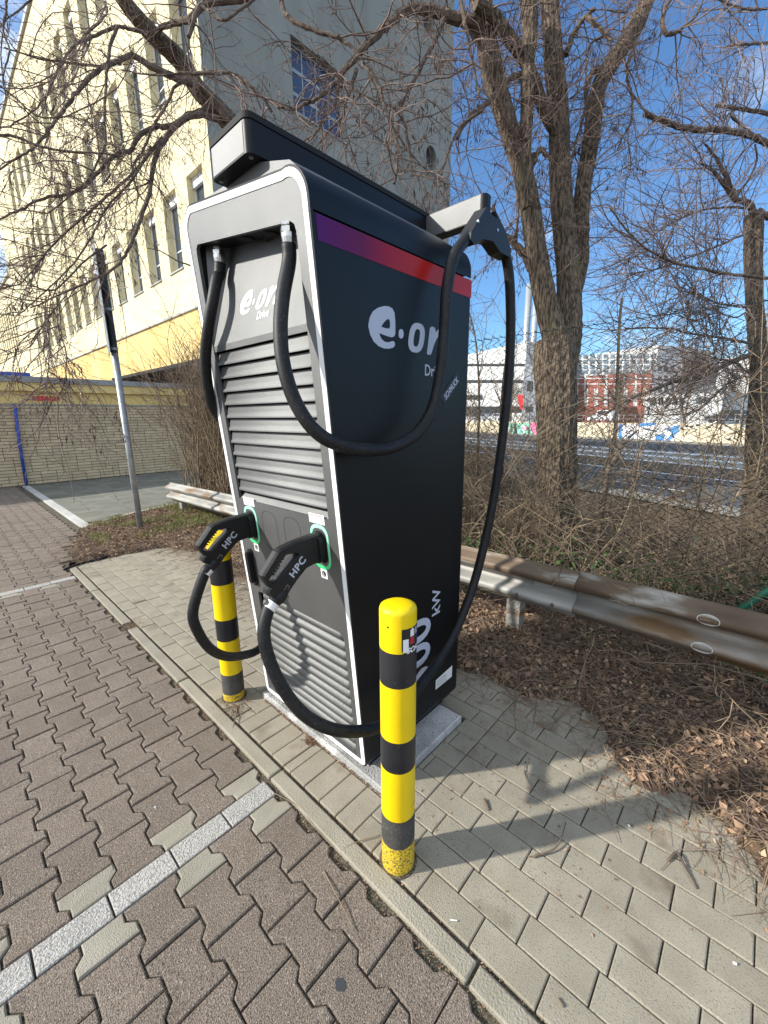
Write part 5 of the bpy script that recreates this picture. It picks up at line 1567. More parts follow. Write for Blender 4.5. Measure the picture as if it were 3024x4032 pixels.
# ------------------------------------------------------------------ overgrown hedge by the garage end of the rail
hd = tag(empty('bare_hedge', (3.2, 6.6, 0)), 'tall tangled hedge of bare stems between the sign pole and the station', 'hedge')
N_ = 520
b0 = np.stack([rng.uniform(2.85, 3.7, N_), rng.uniform(4.2, 7.45, N_), np.zeros(N_)], 1)
K = 9; Q = np.empty((N_, K, 3)); Q[:, 0] = b0; d = nrm(np.array([0, 0, 1.]) + rng.normal(size=(N_, 3))*.07); ln = rng.uniform(1.5, 2.75, N_)
for k in range(1, K):
    d = nrm(d + rng.normal(size=(N_, 3))*.12 + [0, 0, .07]); Q[:, k] = Q[:, k-1] + d*(ln/(K-1))[:, None]
A = grow(Q, 2600, .2, .7, ang=(15, 60), wob=.25, bias=(0, .02, .05), K=6); B = grow(A, 6500, .06, .28, K=4, wob=.3)
V, F = join([tubes(Q, taper(N_, K, rng.uniform(.006, .014, N_), .004), 5), tubes(A, taper(len(A), 6, .004, .0022)), tubes(B, taper(len(B), 4, .0024, .0014))])
obj('stems', V, F, M['twigl'], hd, kind='stuff')
# spray of thin shoots at its top and foot
src = Q[(b0[:, 1] > 6.0)]
A = grow(src, 260, .6, 1.5, ang=(20, 60), wob=.12, bias=(-.06, .12, .12), K=8, t0=.55); B = grow(A, 900, .12, .4, K=5, wob=.2)
V, F = join([tubes(A, taper(len(A), 8, .0042, .0018)), tubes(B, taper(len(B), 5, .002, .0012))])
obj('shoots', V, F, M['twigd'], hd, kind='stuff')
iv = np.stack([rng.uniform(3.0, 3.6, 1500), rng.uniform(4.3, 7.2, 1500), rng.uniform(.1, 1.9, 1500)], 1)
def leaves(C_, size, fold=.3, flat=0.0):
    N = len(C_); s = np.asarray(size).reshape(-1, 1)*np.ones((N, 1))
    n = nrm(rng.normal(size=(N, 3)) + np.array([0, 0, flat])); a = nrm(np.cross(n, rng.normal(size=(N, 3)))); b = np.cross(n, a)
    w_ = rng.uniform(.45, .75, (N, 1))
    c_ = rng.uniform(-fold, fold, (N, 1))
    V = np.stack([C_ - a*s, C_ + b*s*w_ + n*s*fold - a*s*.15, C_ + a*s + n*s*c_, C_ - b*s*w_ + n*s*fold*.8 + a*s*.1, C_ - n*s*fold*.15], 1).reshape(-1, 3)
    base_ = np.array([[0, 4, 1], [1, 4, 2], [2, 4, 3], [3, 4, 0]])
    return V, (base_[None] + 5*np.arange(N)[:, None, None]).reshape(-1, 3)
V, F = leaves(iv, rng.uniform(.010, .022, len(iv))); obj('ivy_leaves', V, F, M['ivy'], hd, kind='stuff')

# ------------------------------------------------------------------ chain link fence
FNX = 3.42
fc = tag(empty('chain_link_fence', (FNX, 2.0, 0)), 'dark green chain link fence running behind the crash barrier in front of the main tree', 'fence')
fy0, fy1, fz0, fz1 = -2.6, 7.6, -.05, 2.20
m2 = .036
ncol = int((fy1 - fy0)/(2*m2)); K = int((fz1 - fz0)/m2) + 1
k = np.arange(K)
W = []
for c_ in range(ncol):
    yc = fy0 + (c_ + .5)*2*m2
    for s_ in (1,):
        y = yc + np.where(k % 2 == 0, m2, -m2)*1.03
        bulge = .035*np.sin(yc*1.7)*np.sin(k/K*3.1) + .02*np.sin(yc*4.1 + k*.05)
        x = FNX + bulge + np.where(k % 2 == 0, .002, -.002)
        W.append(np.stack([x, y, fz0 + k*m2*(1 + .004*np.sin(yc))], 1))
W = np.array(W); W += rng.normal(size=W.shape)*.0025
V, F = tubes(W, np.full(W.shape[:2], .0040), 4)
obj('wire_mesh', V, F, M['fence'], fc, kind='stuff')
for z in (.25, 1.08, 2.17):
    yy = np.linspace(fy0, fy1, 60); P = np.stack([FNX + .01*np.sin(yy*2) + .03*np.sin(yy*1.7), yy, z + .012*np.sin(yy*1.3)], 1)
    V, F = tube(P, .0022, 5); obj('tension_wire', V, F, M['fence'], fc)
for y_ in (-2.5, -.55, 3.1, 5.6, 7.5):
    V, F = tube([(FNX + .03, y_, -.3), (FNX + .03, y_, 2.25)], .021, 12); obj('post', V, F, M['fencep'], fc, smooth=True)
a = onX(3060, 2300, FNX - .06); b = onX(2640, 2590, FNX - .06); c_ = b + (b - a)*.25
a2 = a + (a - b)*.4
V, F = tube([a2, c_], .021, 12); obj('strut', V, F, M['fencep'], fc, smooth=True)

# ------------------------------------------------------------------ brambles and dead canes between rail and tree
br = tag(empty('bramble_thicket', (3.3, 1.5, -.05)), 'tangle of dry bramble canes with some green ivy between crash barrier and fence', 'brambles')
N_ = 430
b0 = np.stack([rng.uniform(2.75, 5.2, N_), rng.uniform(-2.0, 4.2, N_), np.zeros(N_)], 1); b0[:, 2] = hz(b0[:, 0], b0[:, 1]) - .03
K = 12; Q = np.empty((N_, K, 3)); Q[:, 0] = b0; d = nrm(np.stack([rng.normal(size=N_)*.6, rng.normal(size=N_)*.8, np.ones(N_)], 1)); ln = rng.uniform(.5, 1.7, N_)
for k in range(1, K):
    d = nrm(d + rng.normal(size=(N_, 3))*.14 + np.array([0, 0, -.13])*(ln/1.0)[:, None]); Q[:, k] = Q[:, k-1] + d*(ln/(K-1))[:, None]
    Q[:, k, 2] = np.maximum(Q[:, k, 2], hz(Q[:, k, 0], Q[:, k, 1]) + .01)
A = grow(Q, 1500, .15, .6, ang=(20, 70), wob=.25, bias=(0, 0, -.02), K=6); B = grow(A, 2600, .06, .25, K=4, wob=.3)
A[:, :, 2] = np.maximum(A[:, :, 2], hz(A[:, :, 0], A[:, :, 1]) + .008)
sel = Q[:, :, 0].min(1) > 2.66
V, F = join([tubes(Q, taper(N_, K, rng.uniform(.0025, .0065, N_), .0018), 4)])
obj('canes', V, F, M['twigl'], br, kind='stuff')
V, F = join([tubes(A, taper(len(A), 6, .0028, .0014)), tubes(B, taper(len(B), 4, .0018, .0011))])
obj('fine_twigs', V, F, M['straw'], br, kind='stuff')
# taller upright shoots that screen the road
N_ = 620
b0 = np.stack([rng.uniform(3.3, 6.2, N_), rng.uniform(-2.2, 3.6, N_), np.zeros(N_)], 1); b0[400:, 0] = rng.uniform(3.5, 5.4, 220); b0[400:, 1] = rng.uniform(1.5, 3.9, 220); b0[:, 2] = hz(b0[:, 0], b0[:, 1]) - .03
K = 10; Q = np.empty((N_, K, 3)); Q[:, 0] = b0; d = nrm(np.stack([rng.normal(size=N_)*.45, rng.normal(size=N_)*.55, np.ones(N_)], 1)); ln = rng.uniform(.9, 2.7, N_)
for k in range(1, K):
    d = nrm(d + rng.normal(size=(N_, 3))*.11 + np.array([0, 0, -.05])); Q[:, k] = Q[:, k-1] + d*(ln/(K-1))[:, None]
A = grow(Q, 2300, .2, .75, ang=(20, 55), wob=.15, bias=(0, 0, .04), K=6, t0=.2); B = grow(A, 3000, .08, .3, K=4, wob=.2)
V, F = join([tubes(Q, taper(N_, K, rng.uniform(.0035, .0075, N_), .0018), 4), tubes(A, taper(len(A), 6, .0030, .0015)), tubes(B, taper(len(B), 4, .0018, .0011))])
obj('shoots', V, F, M['twigl'], br, kind='stuff')
cl = []
for cx, cy, n_, s_ in ((3.2, 1.95, 500, .28), (3.3, 2.5, 500, .35), (3.5, .95, 500, .3), (3.3, -.25, 500, .35), (3.6, .4, 300, .3), (4.2, .0, 300, .4)):
    cl.append(np.stack([rng.normal(cx, s_*.6, n_), rng.normal(cy, s_, n_), rng.uniform(.02, .55, n_)*rng.random(n_)**.5], 1))
cl = np.concatenate(cl); V, F = leaves(cl, rng.uniform(.012, .028, len(cl))); obj('ivy_leaves', V, F, M['ivy'], br, kind='stuff')

# far shrub band along the road side
sb = tag(empty('roadside_scrub', (8, 2, 0)), 'brown scrub on the slope between the fence and the road', 'scrub')
N_ = 2600
b0 = np.stack([rng.uniform(5, 13.5, N_), rng.uniform(-2.5, 9, N_), np.zeros(N_)], 1); b0[:, 2] = hz(b0[:, 0], b0[:, 1]) - .05
K = 6; Q = np.empty((N_, K, 3)); Q[:, 0] = b0; d = nrm(np.stack([rng.normal(size=N_)*.6, rng.normal(size=N_)*.6, np.ones(N_)], 1)); ln = rng.uniform(.15, .8, N_)
for k in range(1, K):
    d = nrm(d + rng.normal(size=(N_, 3))*.25 - [0, 0, .1]); Q[:, k] = Q[:, k-1] + d*(ln/(K-1))[:, None]
V, F = tubes(Q, taper(N_, K, .006, .003)); obj('stems', V, F, M['bark2'], sb, kind='stuff')

# ------------------------------------------------------------------ leaf litter, straw and small debris
N_ = 23000
yy = rng.uniform(-1.9, 7.4, N_); lx = np.array([lit_x(v) for v in yy])
xx = lx - .08 + np.abs(rng.normal(size=N_))*0 + rng.random(N_)**1.15*2.6
z = hz(xx, yy)
ok = (z > -.03)
xx, yy, z = xx[ok], yy[ok], z[ok]
C_ = np.stack([xx, yy, z + rng.uniform(.002, .022, len(xx))], 1)
pale = rng.random(len(xx)) < .10
gs = np.clip((1.2 - np.abs(yy - 6.6))/.3, 0, 1)
lf = tag(empty('leaf_litter', (2.3, 2, 0)), 'brown dead leaves with dry stalks lying along the edge of the paving', 'leaf litter')
lf['kind'] = 'stuff'
V, F = leaves(C_[~pale], rng.uniform(.007, .026, (~pale).sum()), .45, .6); obj('dead_leaves', V, F, M['leaf'], lf, kind='stuff')
V, F = leaves(C_[pale], rng.uniform(.008, .020, pale.sum()), .4, .6); obj('pale_leaves', V, F, M['leafp'], lf, kind='stuff')
def stalks(N, x, y, lmin, lmax, r0, lift=.03):
    K = 5; Q = np.empty((N, K, 3)); Q[:, 0] = np.stack([x, y, np.zeros(N)], 1)
    th = rng.uniform(0, 2*np.pi, N); ln = lmin + (lmax - lmin)*rng.random(N)**2.2; dth = rng.normal(size=N)*.25
    for k in range(1, K):
        th = th + dth + rng.normal(size=N)*.12
        Q[:, k, :2] = Q[:, k-1, :2] + np.stack([np.cos(th), np.sin(th)], 1)*(ln/(K-1))[:, None]
    h = np.maximum(hz(Q[:, :, 0], Q[:, :, 1]), .0)
    Q[:, :, 2] = h + r0*1.2 + rng.random((N, 1))*lift*np.sin(np.linspace(.2, 2.9, K))[None]
    return Q
N_ = 6200
yy = rng.uniform(-1.8, 7.3, N_); lx = np.array([lit_x(v) for v in yy]); xx = lx + .02 + rng.random(N_)**1.4*1.5
Q = stalks(N_, xx, yy, .05, .42, .0016, .045)
V, F = tubes(Q, taper(len(Q), 5, rng.uniform(.0010, .0026, len(Q)), .0009), 3)
obj('dry_stalks', V, F, M['straw'], lf, kind='stuff')
N_ = 2200
yy = rng.uniform(-1.8, 7.3, N_); lx = np.array([lit_x(v) for v in yy]); xx = lx + rng.random(N_)**1.2*1.2
Q = stalks(N_, xx, yy, .08, .5, .002, .04)
V, F = tubes(Q, taper(len(Q), 5, rng.uniform(.0016, .0034, len(Q)), .0011), 3)
obj('dark_twigs', V, F, M['twigd'], lf, kind='stuff')
# edge scatter lying on the stones
N_ = 700
yy = rng.uniform(-.8, 5.1, N_); lx = np.array([lit_x(v) for v in yy]); xx = lx - np.abs(rng.normal(size=N_))*.10
Q = stalks(N_, xx, yy, .02, .16, .0012, .004)
V, F = tubes(Q, taper(len(Q), 5, .0012, .0008), 3); obj('scattered_stalks', V, F, M['straw'], lf, kind='stuff')
xx = lx - np.abs(rng.normal(size=N_))*.13
C_ = np.stack([xx, yy, np.full(N_, .004)], 1); V, F = leaves(C_[:420], rng.uniform(.004, .013, 420), .15, 3); obj('leaf_crumbs', V, F, M['leaf'], lf, kind='stuff')
C_ = np.stack([rng.normal(1.6, .28, 420), rng.normal(.62, .26, 420), np.full(420, .003)], 1)
C_ = C_[C_[:, 0] > KX1 + .03]; V, F = leaves(C_, rng.uniform(.002, .008, len(C_)), .15, 3); obj('leaf_crumbs', V, F, M['leaf'], lf, kind='stuff')
# crumbs in the kerb gaps and by the bollards
gp = []
for k in range(1500): gp.append((rng.uniform(KX0 - .03, KX0 - .002), rng.uniform(-.4, 5.2), rng.uniform(-.013, -.003)))
for k in range(900): gp.append((rng.uniform(KX1 + .002, PX0 - .001), rng.uniform(-.4, 5.2), rng.uniform(-.011, -.002)))
for cx, cy, n_, s_ in ((.885, 1.95, 330, .035), (.845, 1.90, 220, .03), (.86, .72, 60, .02), (.83, 3.36, 160, .05), (.99, 1.42, 300, .012), (.78, 3.35, 160, .02)):
    for k in range(n_): gp.append((rng.normal(cx, s_), rng.normal(cy, s_*1.5), rng.uniform(.002, .008)))
for k in range(700): gp.append((rng.uniform(1.0, 1.012), rng.uniform(.94, 1.85), rng.uniform(.0, .010)))
V, F = leaves(np.array(gp), rng.uniform(.0015, .0055, len(gp)), .5); obj('joint_crumbs', V, F, M['leaf'], lf, kind='stuff')
# grass by the sign pole
gt = tag(empty('grass_patch', (1.9, 6.7, 0)), 'short worn grass around the foot of the sign pole', 'grass'); gt['kind'] = 'stuff'
N_ = 13000
yy = rng.uniform(5.7, 8.0, N_); xx = rng.uniform(1.15, 3.1, N_)
h = hz(xx, yy); dens = vnoise(xx, yy, 3.5, 9)
ok = (h > -.03) & (dens > .38); xx, yy, h = xx[ok], yy[ok], h[ok]; n_ = len(xx)
b_ = np.stack([xx, yy, h], 1); tip = b_ + np.stack([rng.normal(size=n_)*.022, rng.normal(size=n_)*.022, rng.uniform(.03, .085, n_)], 1)
sd_ = nrm(rng.normal(size=(n_, 3))*[1, 1, 0])*.0022
V = np.stack([b_ - sd_, b_ + sd_, (b_+tip)/2 + sd_*.7 + [0, 0, .006], tip], 1).reshape(-1, 3)
F = (np.array([[0, 1, 2], [0, 2, 3]])[None] + 4*np.arange(n_)[:, None, None]).reshape(-1, 3)
obj('blades', V, F, M['grass'], gt, kind='stuff')
# single sticks, twigs and butts that can be picked out on the stones
def stick(pts, r, lab, m='twigl', cat='stick', name='stick', grp='loose sticks on the paving'):
    P = smooth_path([np.append(onZ(x, y, .003)[:2], zz) for x, y, zz in pts], 5)
    V, F = tube(P, np.linspace(r, r*.6, len(P)), 6)
    o = obj(name, V, F, M[m], None, loc=P[0], smooth=True); tag(o, lab, cat, grp)
stick([(1275, 3430, .004), (1320, 3520, .010), (1398, 3668, .004)], .0024, 'straight pale stick across the brown stones in the foreground')
stick([(2100, 3375, .005), (2180, 3350, .012), (2210, 3310, .02), (2225, 3260, .03)], .0038, 'bent twig on the grey paving right of the front bollard', 'bark2')
stick([(2630, 3390, .006), (2665, 3368, .014), (2700, 3430, .010), (2745, 3500, .004)], .0055, 'forked brown stick on the grey paving near the leaves', 'bark2')
stick([(2070, 3000, .004), (2065, 3050, .006), (2110, 3118, .004)], .0028, 'curved pale stalk on the shaded paving beside the plinth')
stick([(2098, 2680, .01), (2112, 2760, .008), (2096, 2880, .004)], .0032, 'long grey twig reaching from the leaves onto the paving')
stick([(935, 2780, .004), (928, 2830, .010), (915, 2872, .004)], .0034, 'reddish stick leaning at the foot of the far bollard')
stick([(1340, 3352, .004), (1400, 3320, .006), (1500, 3292, .008)], .0022, 'thin orange twig beside the front bollard')
stick([(1085, 3125, .003), (1180, 3180, .004), (1250, 3270, .003), (1310, 3335, .003)], .0016, 'long wavy stalk along the kerb joint below the station')
stick([(1908, 3150, .006), (1925, 3192, .006)], .007, 'short chunk of bark on the sunny paving', 'bark2', 'bark chip', 'bark_chip')
stick([(2195, 3935, .005), (2220, 3965, .005)], .005, 'small dark bark crumb near the lower edge of the paving', 'bark2', 'bark chip', 'bark_chip')
def butt(x, y, ang, lab, col='sticker', L_=.016, r=.0035):
    p = onZ(x, y, .004); d = np.array([math.cos(ang), math.sin(ang), 0])*L_
    V, F = tube([p, p + d], r, 8); o = obj('litter_scrap', V, F, M[col], None, loc=p); tag(o, lab, 'litter scrap', 'small scraps of litter')
butt(1800, 3625, 2.2, 'white curled paper scrap on the grey paving below the bollard', L_=.022, r=.0018)
butt(2822, 3322, .6, 'orange cigarette end beside the leaf litter', 'leafp')
butt(2750, 3240, .3, 'orange cigarette end among the first leaves', 'leafp')
butt(2480, 3255, 1.0, 'small white scrap on the paving before the leaves', L_=.008)
butt(2900, 3795, 2.0, 'small white chip near the right edge of the paving', L_=.008)
butt(610, 3180, .9, 'round white speck on a brown stone', L_=.003, r=.005)
# chewing gum blot
p = onZ(1340, 3878, .0015)
V = [(p[0] + .013*math.cos(i*.4)*(1 + .15*math.sin(i*1.7)), p[1] + .017*math.sin(i*.4)*(1 + .12*math.cos(i*2.3)), .0022) for i in range(16)]
tag(obj('gum_spot', V, [tuple(range(16))], mat('gum', (.035, .037, .042), .7), loc=p), 'flattened dark gum blot on a brown stone at the bottom', 'gum spot')
# black cable lying along the far edge of the platform
P = smooth_path([np.append(onZ(x, y, .02)[:2], .012) for x, y in ((250, 2240), (330, 2212), (400, 2196), (470, 2165), (560, 2118), (700, 2085))], 6)
V, F = tube(P, .012, 8); tag(obj('rubber_strip', V, F, M['rubber'], None, loc=P[0], smooth=True), 'black rubber strip lying along the far edge of the platform', 'rubber strip')
# ------------------------------------------------------------------ road and the far side
rv, rn = RV, RN      # along / away from us
def perp(y, x=2981, z=ZR): p = onZ(x, y, z); return p[:2] @ rn
def strip(name, ya, yb, m, z, kind='structure', a0=-40, a1=160, parent=None):
    A_, B_ = perp(ya), perp(yb)
    pts = [rn*A_ + rv*a0, rn*A_ + rv*a1, rn*B_ + rv*a1, rn*B_ + rv*a0]
    o = obj(name, [(p[0], p[1], z) for p in pts], [(0, 1, 2, 3)], m, parent)
    if parent is None: tag(o, kind=kind)
    return o
strip('near_road', 2012, 1903, M['asphalt'], ZR)
strip('gutter', 2050, 2013, M['concrete'], ZR + .005)
strip('median', 1902, 1852, M['soil'], ZR + .02)
strip('tram_bed', 1851, 1800, M['concrete'], ZR + .025)
strip('far_road', 1799, 1765, M['asphalt'], ZR + .01)
strip('far_pavement', 1764, 1740, M['concrete'], ZR + .03)
for k, (ya, yb) in enumerate(((1908, 1904), (1858, 1852), (1834, 1826), (1812, 1806))):
    strip('edge_line', ya, yb, M['roadpaint'], ZR + .036 if k else ZR + .006)
# dashed lane line
dm = MB(); A_ = perp(1978); 
dl = []
for k in range(-6, 16):
    s0 = k*7.5 + 2.0; e0 = s0 + 4.0
    pts = [rn*A_ + rv*s0, rn*A_ + rv*e0, rn*(A_ + .14) + rv*e0, rn*(A_ + .14) + rv*s0]
    dl.append(pts)
lr = tag(empty('lane_marking', tuple(np.append(rn*A_, ZR))), kind='structure')
for pts in dl: obj('lane_dash', [(p[0], p[1], ZR + .006) for p in pts], [(0, 1, 2, 3)], M['roadpaint'], lr)

def pplane(dist):
    """vertical plane parallel to the road at that distance; returns pixel -> point"""
    def f(x, y, off=0.0):
        d = ray(x, y); t = (dist + off)/(d[:2] @ rn); return O3 + d*t
    return f
def fbox(name, f, x0, x1, yt, yb, depth, m, parent, zb=None, off=0.0):
    a = f(x0, yt, off); b = f(x1, yt, off); zt_ = (a[2] + b[2])/2
    z0_ = zb if zb is not None else (f(x0, yb, off)[2] + f(x1, yb, off)[2])/2
    p = [a[:2], b[:2], b[:2] + rn*depth, a[:2] + rn*depth]
    V = [(q_[0], q_[1], z0_) for q_ in p] + [(q_[0], q_[1], zt_) for q_ in p]
    return obj(name, V, [(0,3,2,1)[::-1], (4,5,6,7)[::-1], (0,1,5,4)[::-1], (1,2,6,5)[::-1], (2,3,7,6)[::-1], (3,0,4,7)[::-1]], m, parent)
# graffiti wall
wd = perp(1752)
fwl = pplane(wd)
gw_ = tag(empty('graffiti_wall', tuple(np.append(fwl(2400, 1700)[:2], ZR))), 'long cream concrete wall with graffiti on the far side of the road', 'wall')
M['cwall'] = nmat('wall_cream', (.62, .54, .38), (.72, .64, .47), .6, coord='P', stain=((.45, .39, .28), 1.5, .6, .8))
a = fwl(1500, 1660); b = fwl(3250, 1660); zt_ = (fwl(1900, 1660)[2] + fwl(2900, 1668)[2])/2
n_seg = 14
for k in range(n_seg):
    p = a[:2] + (b[:2] - a[:2])*k/n_seg; q_ = a[:2] + (b[:2] - a[:2])*((k+1)/n_seg - .0008)
    V = [(p[0], p[1], ZR - .1), (q_[0], q_[1], ZR - .1), (q_[0] + rn[0]*.3, q_[1] + rn[1]*.3, ZR - .1), (p[0] + rn[0]*.3, p[1] + rn[1]*.3, ZR - .1)]
    V += [(v[0], v[1], zt_) for v in V]
    obj('wall_panel', V, [(0,1,2,3), (7,6,5,4), (4,5,1,0), (5,6,2,1), (6,7,3,2), (7,4,0,3)], M['cwall'], gw_)
gcol = {'turq': (.22, .62, .45), 'pink': (.75, .22, .38), 'blue': (.06, .26, .62), 'white': (.78, .80, .82), 'ink': (.02, .03, .08)}
gm_ = {k: mat('spray_' + k, v, .8) for k, v in gcol.items()}
def graf(name, pts, m, layer):
    o = obj(name, [fwl(x, y, -.02 - .012*layer) for x, y in pts], [tuple(range(len(pts)))], gm_[m], gw_)
def gw5(L_): return [(1800 + x/1.3554, 1100 + y/1.3554) for x, y in L_]
graf('mural_field', gw5([(248,765),(330,768),(410,762),(440,775),(445,832),(400,836),(330,828),(245,830)]), 'turq', 1)
graf('mural_field', gw5([(385,764),(450,764),(450,800),(425,834),(395,815)]), 'pink', 2)
for cx in (350, 372): graf('mural_dot', gw5([(cx + 9*math.cos(i), 794 + 9*math.sin(i)) for i in range(6)]), 'pink', 3)
for x_ in (262, 300, 345): graf('mural_stroke', gw5([(x_, 772), (x_+14, 770), (x_+20, 824), (x_+8, 826)]), 'ink' if x_ == 300 else 'white', 3)
graf('mural_field', gw5([(860,775),(1180,772),(1190,800),(1160,862),(900,858),(855,830)]), 'white', 1)
graf('mural_field', gw5([(862,775),(890,772),(875,812),(888,856),(860,850)]), 'blue', 2)
graf('mural_field', gw5([(965,768),(1060,766),(1055,778),(975,786)]), 'blue', 2)
graf('mural_field', gw5([(1100,800),(1185,776),(1180,815),(1130,862),(1110,862),(1150,818)]), 'blue', 2)
graf('mural_field', gw5([(1060,830),(1110,826),(1100,866),(1056,866)]), 'blue', 2)
graf('mural_stroke', gw5([(985,790),(1060,806),(1080,818),(1000,802)]), 'ink', 3)
graf('mural_stroke', gw5([(900,850),(960,800),(970,804),(915,856)]), 'ink', 3)
graf('mural_field', gw5([(1530,780),(1700,775),(1720,890),(1540,885),(1560,830)]), 'blue', 1)
graf('mural_field', gw5([(1545,800),(1700,790),(1700,870),(1560,872)]), 'white', 2)
V, F = text2d('POR', 1, .05)
sx_ = 2.3/V[:, 0].max()
p0 = fwl(1800 + 1545/1.3554, 1100 + 868/1.3554, -.07); p1 = fwl(1800 + 1700/1.3554, 1100 + 868/1.3554, -.07); dirn = nrm((p1 - p0)[:2]); Lw = np.linalg.norm((p1-p0)[:2])
obj('mural_lettering', [(p0[0] + dirn[0]*x*Lw/V[:, 0].max(), p0[1] + dirn[1]*x*Lw/V[:, 0].max(), p0[2] + y*2.2) for x, y in V], F, gm_['ink'], gw_)
for x_, y_ in ((1215, 780), (1240, 782), (1330, 785), (1360, 830), (1270, 775), (1395, 790), (1440, 850)):
    graf('scrawl', gw5([(x_, y_), (x_+16, y_-4), (x_+22, y_+6), (x_+5, y_+10)]), 'ink', 1)
# railing on the wall
rl = tag(empty('wall_railing', tuple(np.append(fwl(2400, 1660)[:2], zt_))), 'grey metal railing on top of the graffiti wall', 'railing')
M['railing'] = mat('railing_grey', (.30, .31, .32), .5)
for k in range(60):
    p = a[:2] + (b[:2] - a[:2])*(k + .5)/60 + rn*.15
    MB().box((p[0] - .03, p[1] - .03, zt_), (p[0] + .03, p[1] + .03, zt_ + 1.0)).obj('post', M['railing'], rl)
for zz in (.5, .98):
    V, F = tube([(*(a[:2] + rn*.15), zt_ + zz), (*(b[:2] + rn*.15), zt_ + zz)], .03, 6); obj('handrail', V, F, M['railing'], rl)
# buildings
M['bgwhite'] = nmat('far_white', (.56, .57, .56), (.64, .65, .64), .2, coord='P'); M['bgbrick'] = nmat('far_brick', (.27, .085, .065), (.33, .12, .095), .4, coord='P')
M['bggrey'] = nmat('far_grey', (.20, .22, .25), (.26, .28, .31), .2, coord='P'); M['bgdark'] = mat('far_dark', (.03, .035, .04), .3)
def wins_grid(f, x0, x1, rows, n, parent, m='bgdark', wfr=.6, name='window', off=-.05):
    for (yt, yb) in rows:
        for k in range(n):
            xa = x0 + (x1-x0)*(k + (1-wfr)/2)/n; xb = x0 + (x1-x0)*(k + (1+wfr)/2)/n
            obj(name, [f(xa, yb, off), f(xb, yb, off), f(xb, yt, off), f(xa, yt, off)], [(0, 1, 2, 3)], M[m], parent)
def bld(lab, xm, name='far_building'): 
    return tag(empty(name, tuple(np.append(f(xm, 1640)[:2], 0))), lab, 'building')
f = pplane(78)
b1 = bld('white flat roofed factory hall with strip windows left of the main trunk', 1950)
fbox('wall', f, 1700, 2072, 1392, 0, 18, M['bgwhite'], b1, zb=-1.7)
for (xa, xb, yt, yb) in ((1700, 2070, 1432, 1442), (1700, 2070, 1496, 1508), (1700, 1900, 1556, 1574), (1990, 2070, 1600, 1625), (1700, 1985, 1600, 1640)):
    obj('window_band', [f(xa, yb, -.1), f(xb, yb, -.1), f(xb, yt, -.1), f(xa, yt, -.1)], [(0, 1, 2, 3)], M['bgdark'], b1)
f = pplane(70)
b2 = bld('grey panelled stair tower between the white hall and the brick block', 2100)
fbox('wall', f, 2066, 2150, 1430, 0, 10, M['bggrey'], b2, zb=-1.7)
for yt, yb in ((1500, 1540), (1600, 1622)): obj('window', [f(2070, yb, -.1), f(2098, yb, -.1), f(2098, yt, -.1), f(2070, yt, -.1)], [(0, 1, 2, 3)], M['bgdark'], b2)
f = pplane(95)
b3 = bld('red brick block with glass storeys on top right of the main trunk', 2450)
fbox('glass_storeys', f, 2230, 2590, 1388, 0, 20, M['bgwhite'], b3, zb=f(2400, 1476)[2])
fbox('brick_base', f, 2225, 2570, 1474, 0, 20, M['bgbrick'], b3, zb=-1.7)
M['bgglass'] = mat('far_glass', (.16, .21, .25), .15)
wins_grid(f, 2240, 2585, ((1395, 1412), (1416, 1433), (1437, 1454), (1457, 1472)), 13, b3, 'bgglass', .72)
wins_grid(f, 2250, 2560, ((1530, 1556), (1575, 1598)), 8, b3, 'bgwhite', .4)
for yt in (1488, 1510, 1565): obj('band', [f(2226, yt + 4, -.12), f(2569, yt + 4, -.12), f(2569, yt, -.12), f(2226, yt, -.12)], [(0, 1, 2, 3)], M['bgwhite'], b3)
for xk in (2270, 2300, 2385, 2455, 2500): obj('pilaster', [f(xk, 1600, -.14), f(xk + 7, 1600, -.14), f(xk + 7, 1476, -.14), f(xk, 1476, -.14)], [(0, 1, 2, 3)], M['bgwhite'], b3)
fbox('side_block', f, 2580, 2690, 1425, 0, 24, M['bggrey'], b3, zb=-1.7)
wins_grid(f, 2585, 2685, ((1440, 1460), (1480, 1500), (1520, 1545)), 4, b3, 'bgdark', .6)
f = pplane(62)
b4 = bld('low white annexe with dark casement windows behind the graffiti wall', 2640)
fbox('wall', f, 2545, 2850, 1552, 0, 10, M['bgwhite'], b4, zb=-1.7)
wins_grid(f, 2560, 2700, ((1566, 1594),), 5, b4, 'bgdark', .66)
wins_grid(f, 2735, 2800, ((1566, 1590),), 2, b4, 'bgglass', .75)
f = pplane(75)
b5 = bld('large windowless white building at the right edge beyond the road', 2950)
fbox('wall', f, 2838, 3150, 1396, 0, 25, M['bgwhite'], b5, zb=-1.7)
fbox('low_wing', f, 2700, 2838, 1520, 0, 20, M['bggrey'], b5, zb=-1.7)
# chimneys
f = pplane(110)
for xk, w_, yt in ((2051, 24, 1132), (2080, 22, 1150)):
    p = f(xk, 1640); r_ = w_/2/FP_*(p @ CF - 0); zt__ = f(xk, yt)[2]
    V, F = tube([(p[0], p[1], ZR), (p[0], p[1], zt__)], r_, 20)
    tag(obj('chimney', V, F, M['zinc'], None, loc=(p[0], p[1], 0), smooth=True), 'taller steel chimney far behind, left one of two' if xk < 2060 else 'shorter steel chimney far behind, right one of two', 'chimney', 'far steel chimneys')
